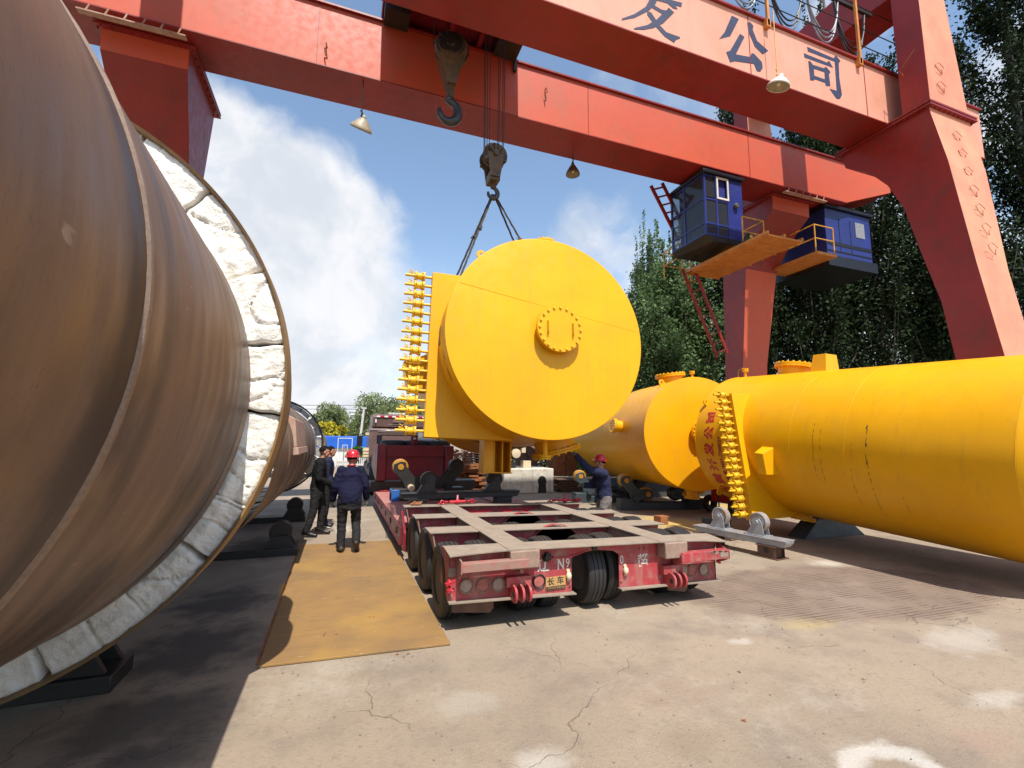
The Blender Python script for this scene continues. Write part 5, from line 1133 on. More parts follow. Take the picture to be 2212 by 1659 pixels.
# ---------------------------------------------------------------- roller stands
def idler_stand(c, dirx, L_, zb, label, mat, wmat, legs=True, zleg=0, group='idler roller stands'):
    """beam with two bracketed rollers; c centre, dirx unit vector of the beam"""
    d = V(dirx).normalized(); ang = math.atan2(d.y, d.x); T = Matrix.Translation(c) @ Matrix.Rotation(ang, 4, 'Z')
    r_ = thing('idler_stand', label, 'roller stand', c, (0, 0, 0), group)
    b = MB(); b.T = T; h = L_/2; b.prism([(-h, zb), (h, zb), (h, zb-.03), (h-.06, zb-.10), (-h+.06, zb-.10), (-h, zb-.03)], 'y', -.11, .11); b.box(-h, h, -.15, .15, zb, zb+.014); b.build('beam', mat, r_, bevel=.004)
    for s in (-1, 1):
        x = s*(h-.50); b = MB(); b.T = T
        for yy in (-.085, .07): b.prism([(x-.19, zb+.014), (x+.13, zb+.014), (x+.10, zb+.24)]+[(x+.01+.075*cos(a), zb+.24+.06*sin(a)) for a in [pi*i/8 for i in range(9)]]+[(x-.06, zb+.2)], 'y', yy, yy+.015)
        b.box(x-.21, x+.16, -.12, .12, zb+.0145, zb+.03); b.prism([(x-.19, zb+.03), (x-.17, zb+.03), (x-.05, zb+.22), (x-.07, zb+.22)], 'y', -.07, .07)
        b.cyl((x+.01, -.11, zb+.235), (x+.01, .11, zb+.235), .035, n=16); br = b.build('bracket', mat, r_, bevel=.003)
        b = MB(); b.T = T; b.lathe([(0, -.055), (.10, -.055), (.105, -.045), (.135, -.048), (.140, -.058), (.155, -.05), (.155, .05), (.14, .058), (.135, .048), (.105, .045), (.10, .055), (0, .055)], (x+.01, 0, zb+.235), (0, 1, 0), 40); b.build('roller', wmat, r_)
    for s in (-1, 1):
        x = s*(h-.32); b = MB(); b.T = T; z1 = zb-.102
        b.box(x-.17, x+.17, -.16, .16, z1-.012, z1); b.box(x-.15, x+.15, -.13, -.118, zleg, z1-.013); b.box(x-.15, x+.15, .118, .13, zleg, z1-.013); b.box(x-.15, x-.138, -.117, .117, zleg, z1-.013); b.box(x+.10, x+.112, -.117, .117, zleg, z1-.013); b.box(x-.2, x+.2, -.16, .16, zleg+.001, zleg+.013)
        l_ = b.build('leg_box', 'rust_dk' if mat == 'silver' else mat, r_)
        b = MB(); b.T = T; b.cyl((x-.0, -.1305, zleg+.12), (x, -.133, zleg+.12), .045, n=20); b.build('leg_hole', 'steel_blk', l_)
    return r_
idler_stand((6.57, 6.48, 0), (.30, -1.65, 0), 1.72, .30, 'silver painted stand with two idler rollers, on the ground beside the long right tank', 'silver', 'silver_rust')
idler_stand((2.22, 8.85, .44), (1, .0, 0), 2.28, .43, 'black stand with two idler rollers, on the trailer bed under the hanging tank', 'steel_blk', 'steel_dk', zleg=.01)
def swing_roll(c, ang, L_, z0, label, lit, base, end, group='swing arm turning rolls'):
    T = Matrix.Translation(c) @ Matrix.Rotation(ang, 4, 'Z'); r_ = thing('turning_roll', label, 'turning roll', c, (0, 0, 0), group)
    b = MB(); b.T = T; h = L_/2; b.box(-h, h, -.16, .16, z0, z0+.20); b.build('base', base, r_, bevel=.01)
    for s in (-1, 1):
        b = MB(); b.T = T; xc = s*(h-.32); e_ = xc+.30*s; b.box(min(xc-.2*s, e_), max(xc-.2*s, e_), -.2, .2, z0+.0, z0+.30); b.build('pivot_box', base, r_, bevel=.012)
        if end != base and s < 0: b = MB(); b.T = T; b.box(e_-.02, e_+.16, -.24, .24, z0+.0, z0+.28); b.build('pivot_box', end, r_, bevel=.012)
        # curved arm with a wheel at both ends
        A = V((xc+.12*s, 0, z0+.80)); Bm = V((xc-.12*s, 0, z0+.42)); Cc = V((xc-.50*s, 0, z0+.42)); b = MB(); b.T = T
        outl = []
        P_ = [A+V((.0, 0, .13)), A+V((.16*s, 0, .06)), A+V((.17*s, 0, -.08)), Bm+V((.20*s, 0, .06)), Bm+V((.12*s, 0, -.13)), Cc+V((.0, 0, -.15)), Cc+V((-.16*s, 0, -.08)), Cc+V((-.16*s, 0, .08)), Cc+V((.02*s, 0, .15)), Bm+V((-.10*s, 0, .13)), A+V((-.12*s, 0, .02)), A+V((-.12*s, 0, .10))]
        pts = [(p.x, p.z) for p in P_]
        for yy in (-.15, .12): b.prism(pts, 'y', yy, yy+.03)
        b.build('swing_arm', base, r_, bevel=.006)
        for Q in (A, Cc):
            b = MB(); b.T = T; b.lathe([(0, -.11), (.16, -.11), (.18, -.10), (.185, 0), (.18, .10), (.16, .11), (0, .11)], Q, (0, 1, 0), 40); b.build('roll_wheel', lit if (lit and (s < 0)) else 'steel_dk', r_)  # sunlight and shade painted in: left wheels ochre, right ones dark
            b = MB(); b.T = T; b.cyl(Q+V((0, -.17, 0)), Q+V((0, .17, 0)), .07, n=24); b.build('hub', lit if lit and s < 0 else 'steel_dk', r_)
        b = MB(); b.T = T; q = Bm+V((0, 0, -.10)); b.cyl(q+V((0, -.30, 0)), q+V((0, -.14, 0)), .08, n=20); b.cyl(q+V((0, -.33, 0)), q+V((0, -.30, 0)), .055, n=20); b.build('gearmotor', 'cream' if (s < 0 and lit == 'ochre' and z0 > .2) else base, r_)
    return r_
swing_roll((2.05, 11.5, .0), 0, 1.75, .42, 'black swing arm turning roll with a bright blue end, on the trailer deck', 'ochre', 'steel_blk', 'blue_blk')  # arm's shade is put into its black colour
swing_roll((8.55, 11.2, .0), rad(-11), 2.5, 0, 'dark teal turning roll under the near end of the middle yellow tank', 'ochre', 'teal', 'teal')
swing_roll((8.10, 13.0, .0), rad(-11), 2.5, 0, 'dark teal turning roll behind the reaching worker, under the middle tank', 'ochre', 'teal', 'teal')
# ---------------------------------------------------------------- people
def caps(b, p, q, r0, r1, n=14):
    p, q = V(p), V(q); b.cyl(p, q, r0, r1, n=n); b.sph(p, r0, r0, r0, n, 8); b.sph(q, r1, r1, r1, n, 8)
def ell(b, secs, n=22):
    """stack of ellipses: (centre, rx, ry, turn about z)"""
    vs = []; fs = []
    for (c, rx, ry, a) in secs:
        c = V(c); vs += [c+V((rx*cos(t)*cos(a)-ry*sin(t)*sin(a), rx*cos(t)*sin(a)+ry*sin(t)*cos(a), 0)) for t in [2*pi*i/n for i in range(n)]]
    m = len(secs)
    for k in range(m-1): fs += [(k*n+i, k*n+(i+1) % n, (k+1)*n+(i+1) % n, (k+1)*n+i) for i in range(n)]
    fs += [tuple(range(n-1, -1, -1)), tuple(range((m-1)*n, m*n))]; b.add(vs, fs)
def skinned(b, name, mat, parent, voxel=.01, smooth=5, disp=0, dsc=9, seed=0, dvec=(1, 1, 1)):
    """union of the pieces as one continuous surface"""
    o = b.build(name, mat, parent); m = o.modifiers.new('r', 'REMESH'); m.mode = 'VOXEL'; m.voxel_size = voxel; m.use_smooth_shade = True
    s = o.modifiers.new('s', 'SMOOTH'); s.iterations = smooth; s.factor = .5
    bpy.context.view_layer.update(); dg = bpy.context.evaluated_depsgraph_get(); me = bpy.data.meshes.new_from_object(o.evaluated_get(dg)); o.modifiers.clear()
    if disp:
        me.calc_loop_triangles(); nr = [v.normal.copy() for v in me.vertices]
        for v, nn in zip(me.vertices, nr):
            q = V((v.co.x*dsc*dvec[0], v.co.y*dsc*dvec[1], v.co.z*dsc*dvec[2]+seed)); v.co += nn*disp*(.6*(1-2*abs(mnoise.noise(q)))-.2+.5*mnoise.noise(q*2.3))
    for p in me.polygons: p.use_smooth = True
    o.data = me
    if not me.materials: me.materials.append(M[mat] if isinstance(mat, str) else mat)
    return o
def head(b, c, yaw, pitch=0, s=1.0):
    """head with face; c is the head centre, yaw 0 looks to +Y"""
    T = Matrix.Translation(c) @ Matrix.Rotation(-yaw, 4, 'Z') @ Matrix.Rotation(pitch, 4, 'X') @ Matrix.Scale(s, 4); b.T = T
    b.sph((0, -.012, .022), .076, .092, .092, 20, 14); b.sph((0, .018, -.045), .060, .068, .072, 18, 12); b.sph((0, .045, -.085), .034, .034, .028, 12, 8)
    b.hexa([(-.018, .072, -.038), (.018, .072, -.038), (.014, .110, -.034), (-.014, .110, -.034)], [(-.008, .070, .015), (.008, .070, .015), (.006, .090, .012), (-.006, .090, .012)])
    for sx in (-1, 1):
        b.sph((sx*.076, -.008, -.015), .012, .020, .030, 10, 8); b.sph((sx*.036, .062, -.022), .022, .020, .018, 10, 8); b.sph((sx*.030, .075, .022), .024, .012, .010, 10, 6)
    b.sph((0, .078, -.062), .024, .012, .009, 12, 6); b.sph((0, .076, -.073), .020, .012, .008, 12, 6); b.T = None
    return T
def hair(name, T, parent, long=.0):
    b = MB(); b.T = T; n = 26; vs = []; fs = []
    for j in range(12):
        ph = pi/2-j*pi/2*1.18/11
        for i in range(n):
            t = 2*pi*i/n; fr = sin(t); lim = 1.0
            z = .022+.098*sin(ph)*1.0; k = cos(ph)
            if fr > .15: z = max(z, .068+.01*random.random())
            elif fr > -.35: z = max(z, -.010)
            r_ = 1+.03*random.random(); vs.append((.080*k*cos(t)*r_, -.014+.096*k*fr*r_, z))
    for j in range(11): fs += [(j*n+i, j*n+(i+1) % n, (j+1)*n+(i+1) % n, (j+1)*n+i) for i in range(n)]
    b.add(vs, fs); return b.build(name, 'hair', parent)
def eyes(T, parent):
    b = MB(); b.T = T
    for sx in (-1, 1): b.sph((sx*.030, .0795, .003), .009, .006, .0035, 10, 6); b.bar((sx*.017, .0865, .024), (sx*.045, .080, .022), .007, .005)
    b.build('eye', 'hair', parent)
def helmet(T, parent, bim=1):
    b = MB(); b.T = T
    b.lathe([(.112, .040), (.112, .052), (.108, .085), (.092, .122), (.058, .150), (.02, .160), (.001, .161)], (0, -.008, 0), (0, 0, 1), 40)
    n = 40; vs = []; fs = []
    for i in range(n):
        t = 2*pi*i/n; e = .022+.030*max(0, sin(t))**2
        for (k, z) in ((.0, .048), (1, .038), (1, .032), (0, .040)): r_ = .109+k*e; vs.append((r_*cos(t), -.008+r_*sin(t), z-.012*k*max(0, sin(t))))
    for i in range(n): fs += [(i*4+k, ((i+1) % n)*4+k, ((i+1) % n)*4+(k+1) % 4, i*4+(k+1) % 4) for k in range(4)]
    b.add(vs, fs); b.bar((0, -.10, .10), (0, .085, .125), .02, .02); h = b.build('hard_hat', 'helmet', parent, ang=60)
    b = MB(); b.T = T
    for t in (20, 70, 110, 160, 215, 325): b.sph((.113*cos(rad(t)), -.008+.113*sin(rad(t)), .06), .006, .006, .006, 8, 6)
    b.build('vent_stud', 'cream', h); b = MB(); b.T = T
    for s_ in (-1, 1): b.tube([(s_*.095, .02, .04), (s_*.085, .03, -.03), (s_*.03, .055, -.105)], .004, 5)
    b.build('chin_strap', 'steel_dk', h)
def hand(b, w, d, up, s=1.0, curl=.5, thumb=1):
    """palm and five bent fingers; w wrist, d pointing direction, up the back of the hand"""
    d = V(d).normalized(); up = V(up); up = (up-d*up.dot(d)).normalized(); x = d.cross(up)*thumb; w = V(w)
    b.hexa([w-x*.028-up*.013, w+x*.028-up*.013, w+x*.028+up*.013, w-x*.028+up*.013], [w+d*.085-x*.040-up*.012, w+d*.085+x*.040-up*.012, w+d*.085+x*.040+up*.011, w+d*.085-x*.040+up*.011])
    for i, ln in enumerate((.062, .074, .080, .072)):
        p = w+d*.082+x*(-.031+.0207*i); dd1 = d; pts = [p]
        for k, f in enumerate((.45, .32, .25)):
            a = curl*(k+1)*.55; dd1 = (d*cos(a)-up*sin(a)); pts.append(pts[-1]+dd1*ln*f*1.02)
        for k in range(3): caps(b, pts[k], pts[k+1], .0095-.001*k, .0088-.001*k, 10)
    p = w+d*.025+x*.028; q = p+(x*.75+d*.6-up*.25).normalized()*.038; r_ = q+(x*.25+d*.9-up*.4).normalized()*.032; caps(b, p, q, .0125, .011, 10); caps(b, q, r_, .011, .0095, 10)
def figure(label, root, J, skin, top, legs, shoes, yaw, hpitch=0, torso_yaw=0, hat=True, glove=None, collar=None, sole=None, seed=0, hcurl=(.6, .6), cuff=None, tw=(.165, .108), belly=1.0, hem=.0, handd=None):
    r_ = thing('person', label, 'person', root); G_ = lambda k: V(root)+V(J[k])
    pel, wst, ch, nk, hd = (G_(k) for k in ('pelvis', 'waist', 'chest', 'neck', 'head'))
    ty = -torso_yaw
    b = MB(); T = head(b, hd, yaw, hpitch)
    caps(b, nk-V((0, 0, .03)), hd+V((0, 0, -.06)), .052, .050)
    ell(b, [(pel-V((0, 0, .10)), .12, .09, ty), (pel, .145, .10, ty), (wst, .13, .09, ty), (ch, .155, .10, ty), (nk-V((0, 0, .05)), .11, .07, ty), (nk, .05, .05, ty)])
    for s in 'LR':
        sh, el, wr, hp, kn, an, to = (G_(k+s) for k in ('sh', 'el', 'wr', 'hip', 'kn', 'an', 'toe'))
        caps(b, sh, el, .045, .036); caps(b, el, wr, .036, .025); caps(b, hp, kn, .075, .050); caps(b, kn, an, .048, .034); caps(b, an, to, .034, .024)
        hdir = (wr-el).normalized() if not handd else V(handd[s][0]); upv = V((1 if s == 'R' else -1, -.2, .1)) if not handd else V(handd[s][1])
        hand(b, wr, hdir, upv, 1, hcurl[0 if s == 'L' else 1], 1 if s == 'L' else -1)
    body = skinned(b, 'body', skin, r_, .0085, 3)
    # jacket
    b = MB(); k = belly
    ell(b, [(pel-V((0, 0, .06+hem)), .170*k, .135, ty), (pel+V((0, 0, .03)), .178*k, .140, ty), (wst, tw[0]*k, .125, ty), (ch-V((0, 0, .06)), .185, .138, ty), (ch+V((0, 0, .06)), .190, .128, ty), (nk-V((0, 0, .055)), .145, .092, ty), (nk-V((0, 0, .005)), .066, .062, ty)])
    for s in 'LR':
        sh, el, wr = (G_(q+s) for q in ('sh', 'el', 'wr')); caps(b, sh, el, .082 if hat and not handd else .088, .068); caps(b, el, el.lerp(wr, .93), .068, .054)
    jk = skinned(b, 'jacket', top, r_, .0115, 5, .011, 8, seed, (1, 1, 1.3))
    if collar or True:
        b = MB(); b.torus(nk+V((0, 0, .012)), (0, .0, 1), .060, .016, 24, 8); b.build('collar', collar or top, jk)
    # trousers
    b = MB(); ell(b, [(pel-V((0, 0, .20)), .155, .115, ty), (pel-V((0, 0, .08)), .165, .125, ty), (pel+V((0, 0, .06)), .150, .115, ty)])
    for s in 'LR':
        hp, kn, an = (G_(q+s) for q in ('hip', 'kn', 'an')); caps(b, hp, kn, .098, .076); caps(b, kn, an+V((0, 0, .03)), .074, .064)
    skinned(b, 'trousers', legs, r_, .0115, 5, .012, 9, seed+5, (1, 1, 1.5))
    for s in 'LR':
        an, to = G_('an'+s), G_('toe'+s); d = (to-an); dn = d.normalized(); hl = an-V((dn.x, dn.y, dn.z))*.055
        b = MB(); caps(b, hl+V((0, 0, -.018)), to, .042, .036); caps(b, an+V((0, 0, .03)), an+dn*.05, .050, .045); sm_ = skinned(b, 'shoe', shoes, r_, .009, 4)
        if sole: bb = MB(); q = V((0, 0, -.052)); bb.bar(hl+q*1.0, to+dn*.03+q*.75, .085, .016); bb.build('sole', sole, sm_)
    if glove:
        for s in 'LR':
            el, wr = G_('el'+s), G_('wr'+s); b = MB(); hdir = (wr-el).normalized() if not handd else V(handd[s][0]); upv = V((1 if s == 'R' else -1, -.2, .1)) if not handd else V(handd[s][1])
            hand(b, wr, hdir, upv, 1, hcurl[0 if s == 'L' else 1], 1 if s == 'L' else -1); caps(b, wr-(wr-el).normalized()*.06, wr+hdir*.02, .046, .036)
            o = skinned(b, 'glove', glove, r_, .006, 1); sd = o.modifiers.new('fat', 'DISPLACE'); sd.strength = .004; sd.mid_level = 0
    if hat: helmet(T, r_)
    hair('hair', T, r_)
    if hat:   # keep only the hair below the hat
        pass
    eyes(T, r_)
    return r_
random.seed(12)
# worker walking away on the plate
figure('worker in a red hard hat and navy jacket walking away over the rusty plate', (.20, 8.36, 0),
    dict(pelvis=(0, 0, .88), waist=(0, .03, 1.03), chest=(0, .10, 1.20), neck=(0.01, .16, 1.385), head=(.02, .22, 1.505),
    shL=(-.150, .11, 1.315), elL=(-.235, .07, 1.06), wrL=(-.265, .17, .83), shR=(.150, .11, 1.315), elR=(.245, .04, 1.07), wrR=(.275, .12, .84),
    hipL=(-.095, 0, .84), knL=(-.105, .06, .46), anL=(-.10, -.02, .085), toeL=(-.115, .14, .035), hipR=(.095, 0, .84), knR=(.12, .10, .47), anR=(.13, -.17, .17), toeR=(.145, -.06, .045)),
    'skin2', 'navy', 'trouser', 'leather_br', 0.10, 0, 0, True, 'glove', 'redcloth', None, 2, (.9, .9), tw=(.185, .13), belly=1.05, hem=.02)
# man in black seen from the side
sa = rad(82)
figure('bareheaded man in a black jacket and grey trousers, standing sideways left of the walker', (-.36, 9.98, 0),
    dict(pelvis=(0, 0, .92), waist=(.01, 0, 1.08), chest=(.02, 0, 1.27), neck=(.04, 0, 1.455), head=(.09, -.005, 1.60),
    shL=(.0, .17, 1.39), elL=(.02, .21, 1.12), wrL=(.22, .13, .98), shR=(.04, -.18, 1.39), elR=(.02, -.22, 1.10), wrR=(.24, -.12, .98),
    hipL=(.03, .085, .88), knL=(.10, .10, .48), anL=(.08, .12, .09), toeL=(.24, .10, .035), hipR=(-.02, -.085, .88), knR=(-.05, -.10, .48), anR=(-.15, -.11, .09), toeR=(.02, -.16, .035)),
    'skin', 'blackcloth', 'trouser', 'leather', rad(78), rad(-6), rad(85), False, None, None, None, 11, (.8, .8), tw=(.165, .13))
# second man behind him
figure('man in a dark jacket half hidden behind the man in black', (-.24, 11.0, 0),
    dict(pelvis=(0, 0, .92), waist=(.01, 0, 1.08), chest=(.02, 0, 1.27), neck=(.03, 0, 1.445), head=(.07, 0, 1.585),
    shL=(.0, .17, 1.38), elL=(.0, .20, 1.10), wrL=(.16, .14, .92), shR=(.03, -.18, 1.38), elR=(.0, -.21, 1.09), wrR=(.14, -.16, .90),
    hipL=(.0, .085, .88), knL=(.03, .09, .48), anL=(.0, .10, .09), toeL=(.17, .10, .035), hipR=(-.0, -.085, .88), knR=(.02, -.09, .48), anR=(-.02, -.10, .09), toeR=(.15, -.12, .035)),
    'skin2', 'navy2', 'trouser', 'leather', rad(80), 0, rad(85), False, None, None, 'sole', 17, (.6, .6))
# worker reaching up to the tank
figure('worker in a red hard hat and blue grey jacket reaching up to the hanging tank', (4.66, 7.72, 0),
    dict(pelvis=(0, .02, .82), waist=(0, .02, .97), chest=(-.02, .02, 1.14), neck=(-.05, .0, 1.31), head=(-.10, -.0, 1.455),
    shL=(-.10, -.14, 1.26), elL=(-.35, -.04, 1.33), wrL=(-.52, .12, 1.585), shR=(.0, .17, 1.26), elR=(-.10, .25, 1.02), wrR=(-.30, .24, 1.02),
    hipL=(-.02, -.09, .78), knL=(-.18, -.12, .44), anL=(-.02, -.14, .09), toeL=(-.18, -.14, .035), hipR=(.02, .10, .78), knR=(-.06, .14, .43), anR=(.12, .16, .09), toeR=(-.03, .17, .035)),
    'skin2', 'navy2', 'greytrouser', 'leather_br', rad(-72), rad(8), rad(-75), True, 'glove_dk', None, None, 23, (.5, .5), hem=-.03,
    handd={'L': ((-.75, .25, .55), (-.3, -.2, .9)), 'R': ((-.9, 0, .1), (0, .5, .6))})
# ---------------------------------------------------------------- trees
def leafmesh(name, mat, pts, size, parent, seed=0, flat=.0, asp=.75):
    rng = np.random.default_rng(seed); n = len(pts); P = np.asarray(pts, np.float32)
    a = rng.normal(size=(n, 3)); a /= np.linalg.norm(a, axis=1)[:, None]
    c = rng.normal(size=(n, 3)); c[:, 2] += flat; c -= a*(a*c).sum(1)[:, None]; c /= np.linalg.norm(c, axis=1)[:, None]
    s = (size*rng.uniform(.6, 1.3, n))[:, None]; a = a*s*asp; c = c*s
    vs = np.stack([P-c*.5, P+a*.42-c*.05, P+c*.55, P-a*.42-c*.05], 1).reshape(-1, 3)
    o3 = np.array(ORG.get(parent.name, V((0, 0, 0)))); vs = vs-o3
    me = bpy.data.meshes.new(name); me.vertices.add(4*n); me.vertices.foreach_set('co', vs.astype(np.float32).ravel())
    me.loops.add(4*n); me.loops.foreach_set('vertex_index', np.arange(4*n, dtype=np.int32)); me.polygons.add(n)
    me.polygons.foreach_set('loop_start', np.arange(0, 4*n, 4, dtype=np.int32)); me.polygons.foreach_set('loop_total', np.full(n, 4, np.int32)); me.update(); me.validate()
    me.materials.append(M[mat]); o = bpy.data.objects.new(name, me); COL.objects.link(o); o.parent = parent; ORG[o.name] = V(tuple(o3)); return o
def poplar(x, y, h, w, mat, label, seed, dens=1.0, base=1.5, leaf=.17, group=None, spiky=.35, lean=0):
    rng = np.random.default_rng(seed); r_ = thing('poplar_tree', label, 'tree', (x, y, 0), (0, 0, 0), group)
    b = MB(); random.seed(seed); pts = [(x+lean*k/8+.10*random.uniform(-1, 1)*(k > 0), y+.1*random.uniform(-1, 1), h*.93*k/8-.1) for k in range(9)]
    b.tube(pts, .2, 10, rs=[.26*(1-k/9.5)+.03 for k in range(9)]); L_ = []
    nb = int(34*dens)
    tips = []
    for i in range(nb):
        t = random.uniform(.12, .92); z0 = max(base, h*t*.8); a = random.uniform(0, 2*pi); ln = w*(.55+.5*random.random())*(1.15-t*.75)
        p0 = V((x+lean*z0/h, y, z0)); mid = p0+V((cos(a)*ln*.5, sin(a)*ln*.5, ln*.9)); e = p0+V((cos(a)*ln*.85, sin(a)*ln*.85, ln*2.0+random.uniform(0, 1.2)))
        b.tube([p0, mid, e], .04, 5, rs=[.05, .035, .012]); tips.append((p0, mid, e, ln))
    b.build('trunk', 'bark', r_)
    for (p0, mid, e, ln) in tips:
        nn = int(150*dens*(.6+ln)); tt = rng.uniform(.18, 1.05, nn)
        p0, mid, e = (np.array(q) for q in (p0, mid, e))
        base_ = np.where(tt[:, None] < .5, p0+(mid-p0)*(tt[:, None]*2), mid+(e-mid)*((tt[:, None]-.5)*2)); sp = (.42-.26*tt)*ln*.62
        L_.append(base_+rng.normal(size=(nn, 3))*np.stack([sp, sp, sp*1.0], 1)+np.array([0, 0, -.1]))
    # leader shoots
    for k in range(int(5*spiky*3)):
        a = rng.uniform(0, 2*pi); rr = w*.5*rng.uniform(0, 1); z0 = h*rng.uniform(.72, .9); ln = h*rng.uniform(.12, .24); n2 = 130
        tt = rng.uniform(0, 1, n2); L_.append(np.stack([x+lean+rr*cos(a)+rng.normal(size=n2)*.10*(1.2-tt), y+rr*sin(a)+rng.normal(size=n2)*.10*(1.2-tt), z0+ln*tt], 1))
    leafmesh('crown', mat, np.concatenate(L_), leaf, r_, seed)
    return r_
GP = 'tall dark poplars behind the crane'
random.seed(31)
# dark row of poplars to the right (each its own tree)
spec = [(16.8, 19.5, 13.5), (19.6, 18.0, 19), (22.0, 16.2, 24), (24.5, 14.8, 26), (26.5, 12.8, 28), (28.5, 10.6, 32), (30.0, 8.3, 33), (31, 5.4, 33),
        (23.2, 20.8, 22), (28, 18.5, 23), (31, 15.5, 23), (33.5, 11.8, 24), (34.5, 7.5, 24)]
place = ['behind the far crane leg', 'just right of the far crane leg', 'behind the gap between the crane legs, left of its middle', 'in the middle of the gap between the crane legs', 'behind the upper part of the near crane leg', 'right of the near crane leg', 'at the right edge, nearest the camera but one', 'at the right edge, nearest the camera']
rear = ['of the rear row, behind the blue electrical house', 'of the rear row, seen between the crane legs', 'of the rear row, seen behind the near crane leg', 'of the rear row beyond the near crane leg', 'of the rear row at the right edge of the yard', 'furthest back behind the middle of the crane']
protos = []
for i, (x, y, h) in enumerate(spec):
    lb = ('green poplar ' if i == 0 else 'tall dark poplar ')+(place[i] if i < 8 else rear[i-8])
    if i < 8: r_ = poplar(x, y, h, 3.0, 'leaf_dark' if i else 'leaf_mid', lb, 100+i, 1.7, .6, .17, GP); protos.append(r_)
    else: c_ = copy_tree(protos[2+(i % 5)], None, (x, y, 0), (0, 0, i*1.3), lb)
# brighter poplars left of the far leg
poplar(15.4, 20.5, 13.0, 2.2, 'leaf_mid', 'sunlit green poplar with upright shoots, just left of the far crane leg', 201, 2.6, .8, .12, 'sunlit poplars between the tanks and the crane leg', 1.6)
poplar(17.2, 20.4, 11.5, 2.2, 'leaf_mid', 'sunlit green poplar half hidden behind the crane ladder', 202, 2.2, .8, .12, 'sunlit poplars between the tanks and the crane leg', .8)
poplar(16.0, 23.8, 10.2, 2.2, 'leaf_mid', 'lower sunlit poplar peeping out right of the hanging tank', 203, 2.0, .6, .12, 'sunlit poplars between the tanks and the crane leg', .9)
# far willows and shrubs
def roundtree(name, label, x, y, z0, rx, rz, mat, seed, leaf=.3, n=9000, droop=True, trunk=True, grp=None):
    r_ = thing(name, label, 'tree' if 'shrub' not in name else 'shrub', (x, y, 0), (0, 0, 0), grp); rng = np.random.default_rng(seed)
    K = 26; cs = rng.normal(size=(K, 3)); cs /= np.linalg.norm(cs, axis=1)[:, None]; cs *= rng.uniform(.45, .95, (K, 1)); cs = cs*np.array([rx, rx*.8, rz])+np.array([x, y, z0+rz])
    L_ = []
    for c in cs:
        m = n//K; q = rng.normal(size=(m, 3)); q /= np.linalg.norm(q, axis=1)[:, None]; q *= (rng.uniform(.5, 1.05, (m, 1)))*np.array([rx, rx, rz])*.36; p = c+q
        if droop: p[:, 2] -= rng.exponential(.25, m)*rz*.4
        L_.append(p)
    P = np.concatenate(L_); P = P[P[:, 2] > .15]; leafmesh('crown', mat, P, leaf, r_, seed, -1.5 if droop else 0, .45 if droop else .8)
    b = MB(); b.tube([(x, y, -.1), (x+.1, y, z0), (x-.1, y, z0+rz)], .2, 8, rs=[.25, .2, .08])
    for k in range(6): a = k*1.05; b.tube([(x, y, z0*.8), (x+cos(a)*rx*.35, y+sin(a)*rx*.3, z0+rz*.8), (x+cos(a)*rx*.6, y+sin(a)*rx*.5, z0+rz*1.5)], .1, 5, rs=[.12, .08, .03])
    b.build('trunk', 'bark', r_); return r_
roundtree('willow_tree', 'pale green willow behind the yellow shrub, left of the white building', -1.4, 62, .8, 3.0, 2.75, 'leaf_willow', 301, .36, 12000)
roundtree('willow_tree', 'pale willow between the white building and the blue roof', 2.4, 72, .3, 2.2, 2.3, 'leaf_willow', 302, .42, 8000)
roundtree('willow_tree', 'big pale willow behind the truck cab', 5.2, 60, .8, 4.0, 3.5, 'leaf_willow', 303, .36, 15000)
roundtree('willow_tree', 'tall pale willow seen through the valves of the hanging tank', 11.0, 62, 1.0, 4.6, 4.2, 'leaf_willow', 304, .42, 12000)
roundtree('round_shrub', 'bright yellow leaved tree above the blue roof', -1.15, 53, 1.2, 1.7, 1.25, 'leaf_yellow', 305, .34, 6500, False)
roundtree('round_shrub', 'bright green shrub between the basketball hoop and the truck', 1.35, 40, .1, .95, .62, 'leaf_bright', 306, .22, 5200, False)
# low hedge mass filling the far right under the poplars
rng = np.random.default_rng(9)
hg = thing('hedge', 'dark low hedge along the foot of the poplars', 'hedge', (22, 18, 0)); pts = []
for k in range(60):
    t_ = rng.uniform(0, 1); c = np.array([10+24*t_, 27-20*t_+rng.uniform(-1, 1), rng.uniform(.4, 2.6)]); pts.append(c+rng.normal(size=(500, 3))*np.array([.8, .8, .6]))
P = np.concatenate(pts); P = P[P[:, 2] > 0.05]; leafmesh('foliage', 'leaf_dark', P, .24, hg, 3)
# ---------------------------------------------------------------- far yard: blue roofed shed, white block, fence, pole, basketball hoop
s_ = thing('blue_roof_shed', 'long low white shed with a bright blue sheet roof across the far yard', 'shed', (0, 48, 0))
b = MB(); b.box(-7, 6.5, 47, 53, 0, 1.28); b.build('wall', 'white_wall', s_)
b = MB(); b.box(-7.2, 6.6, 46.8, 46.9, 1.2, 2.22); b.prism([(46.9, 1.6), (46.9, 2.2), (50, 2.35), (53.2, 2.2), (53.2, 1.6)], 'x', -7.2, 6.6); ro_ = b.build('roof', 'blue_roof', s_)
b = MB()
for i in range(57): x = -7.1+.24*i; b.box(x, x+.05, 46.76, 46.8, 1.22, 2.2)
b.build('roof_rib', 'blue_roof', ro_)
s_ = thing('white_building', 'white flat roofed building far behind the willows', 'building', (.5, 90, 0))
b = MB(); b.box(1.5, 4.4, 88, 94, 0, 7.1); b.box(1.4, 4.5, 87.7, 88, 6.5, 6.62); b.build('wall', 'white_wall', s_)
b = MB(); b.box(1.35, 4.55, 87.8, 94.2, 7.1, 7.3); b.build('roof', 'white_wall', s_)
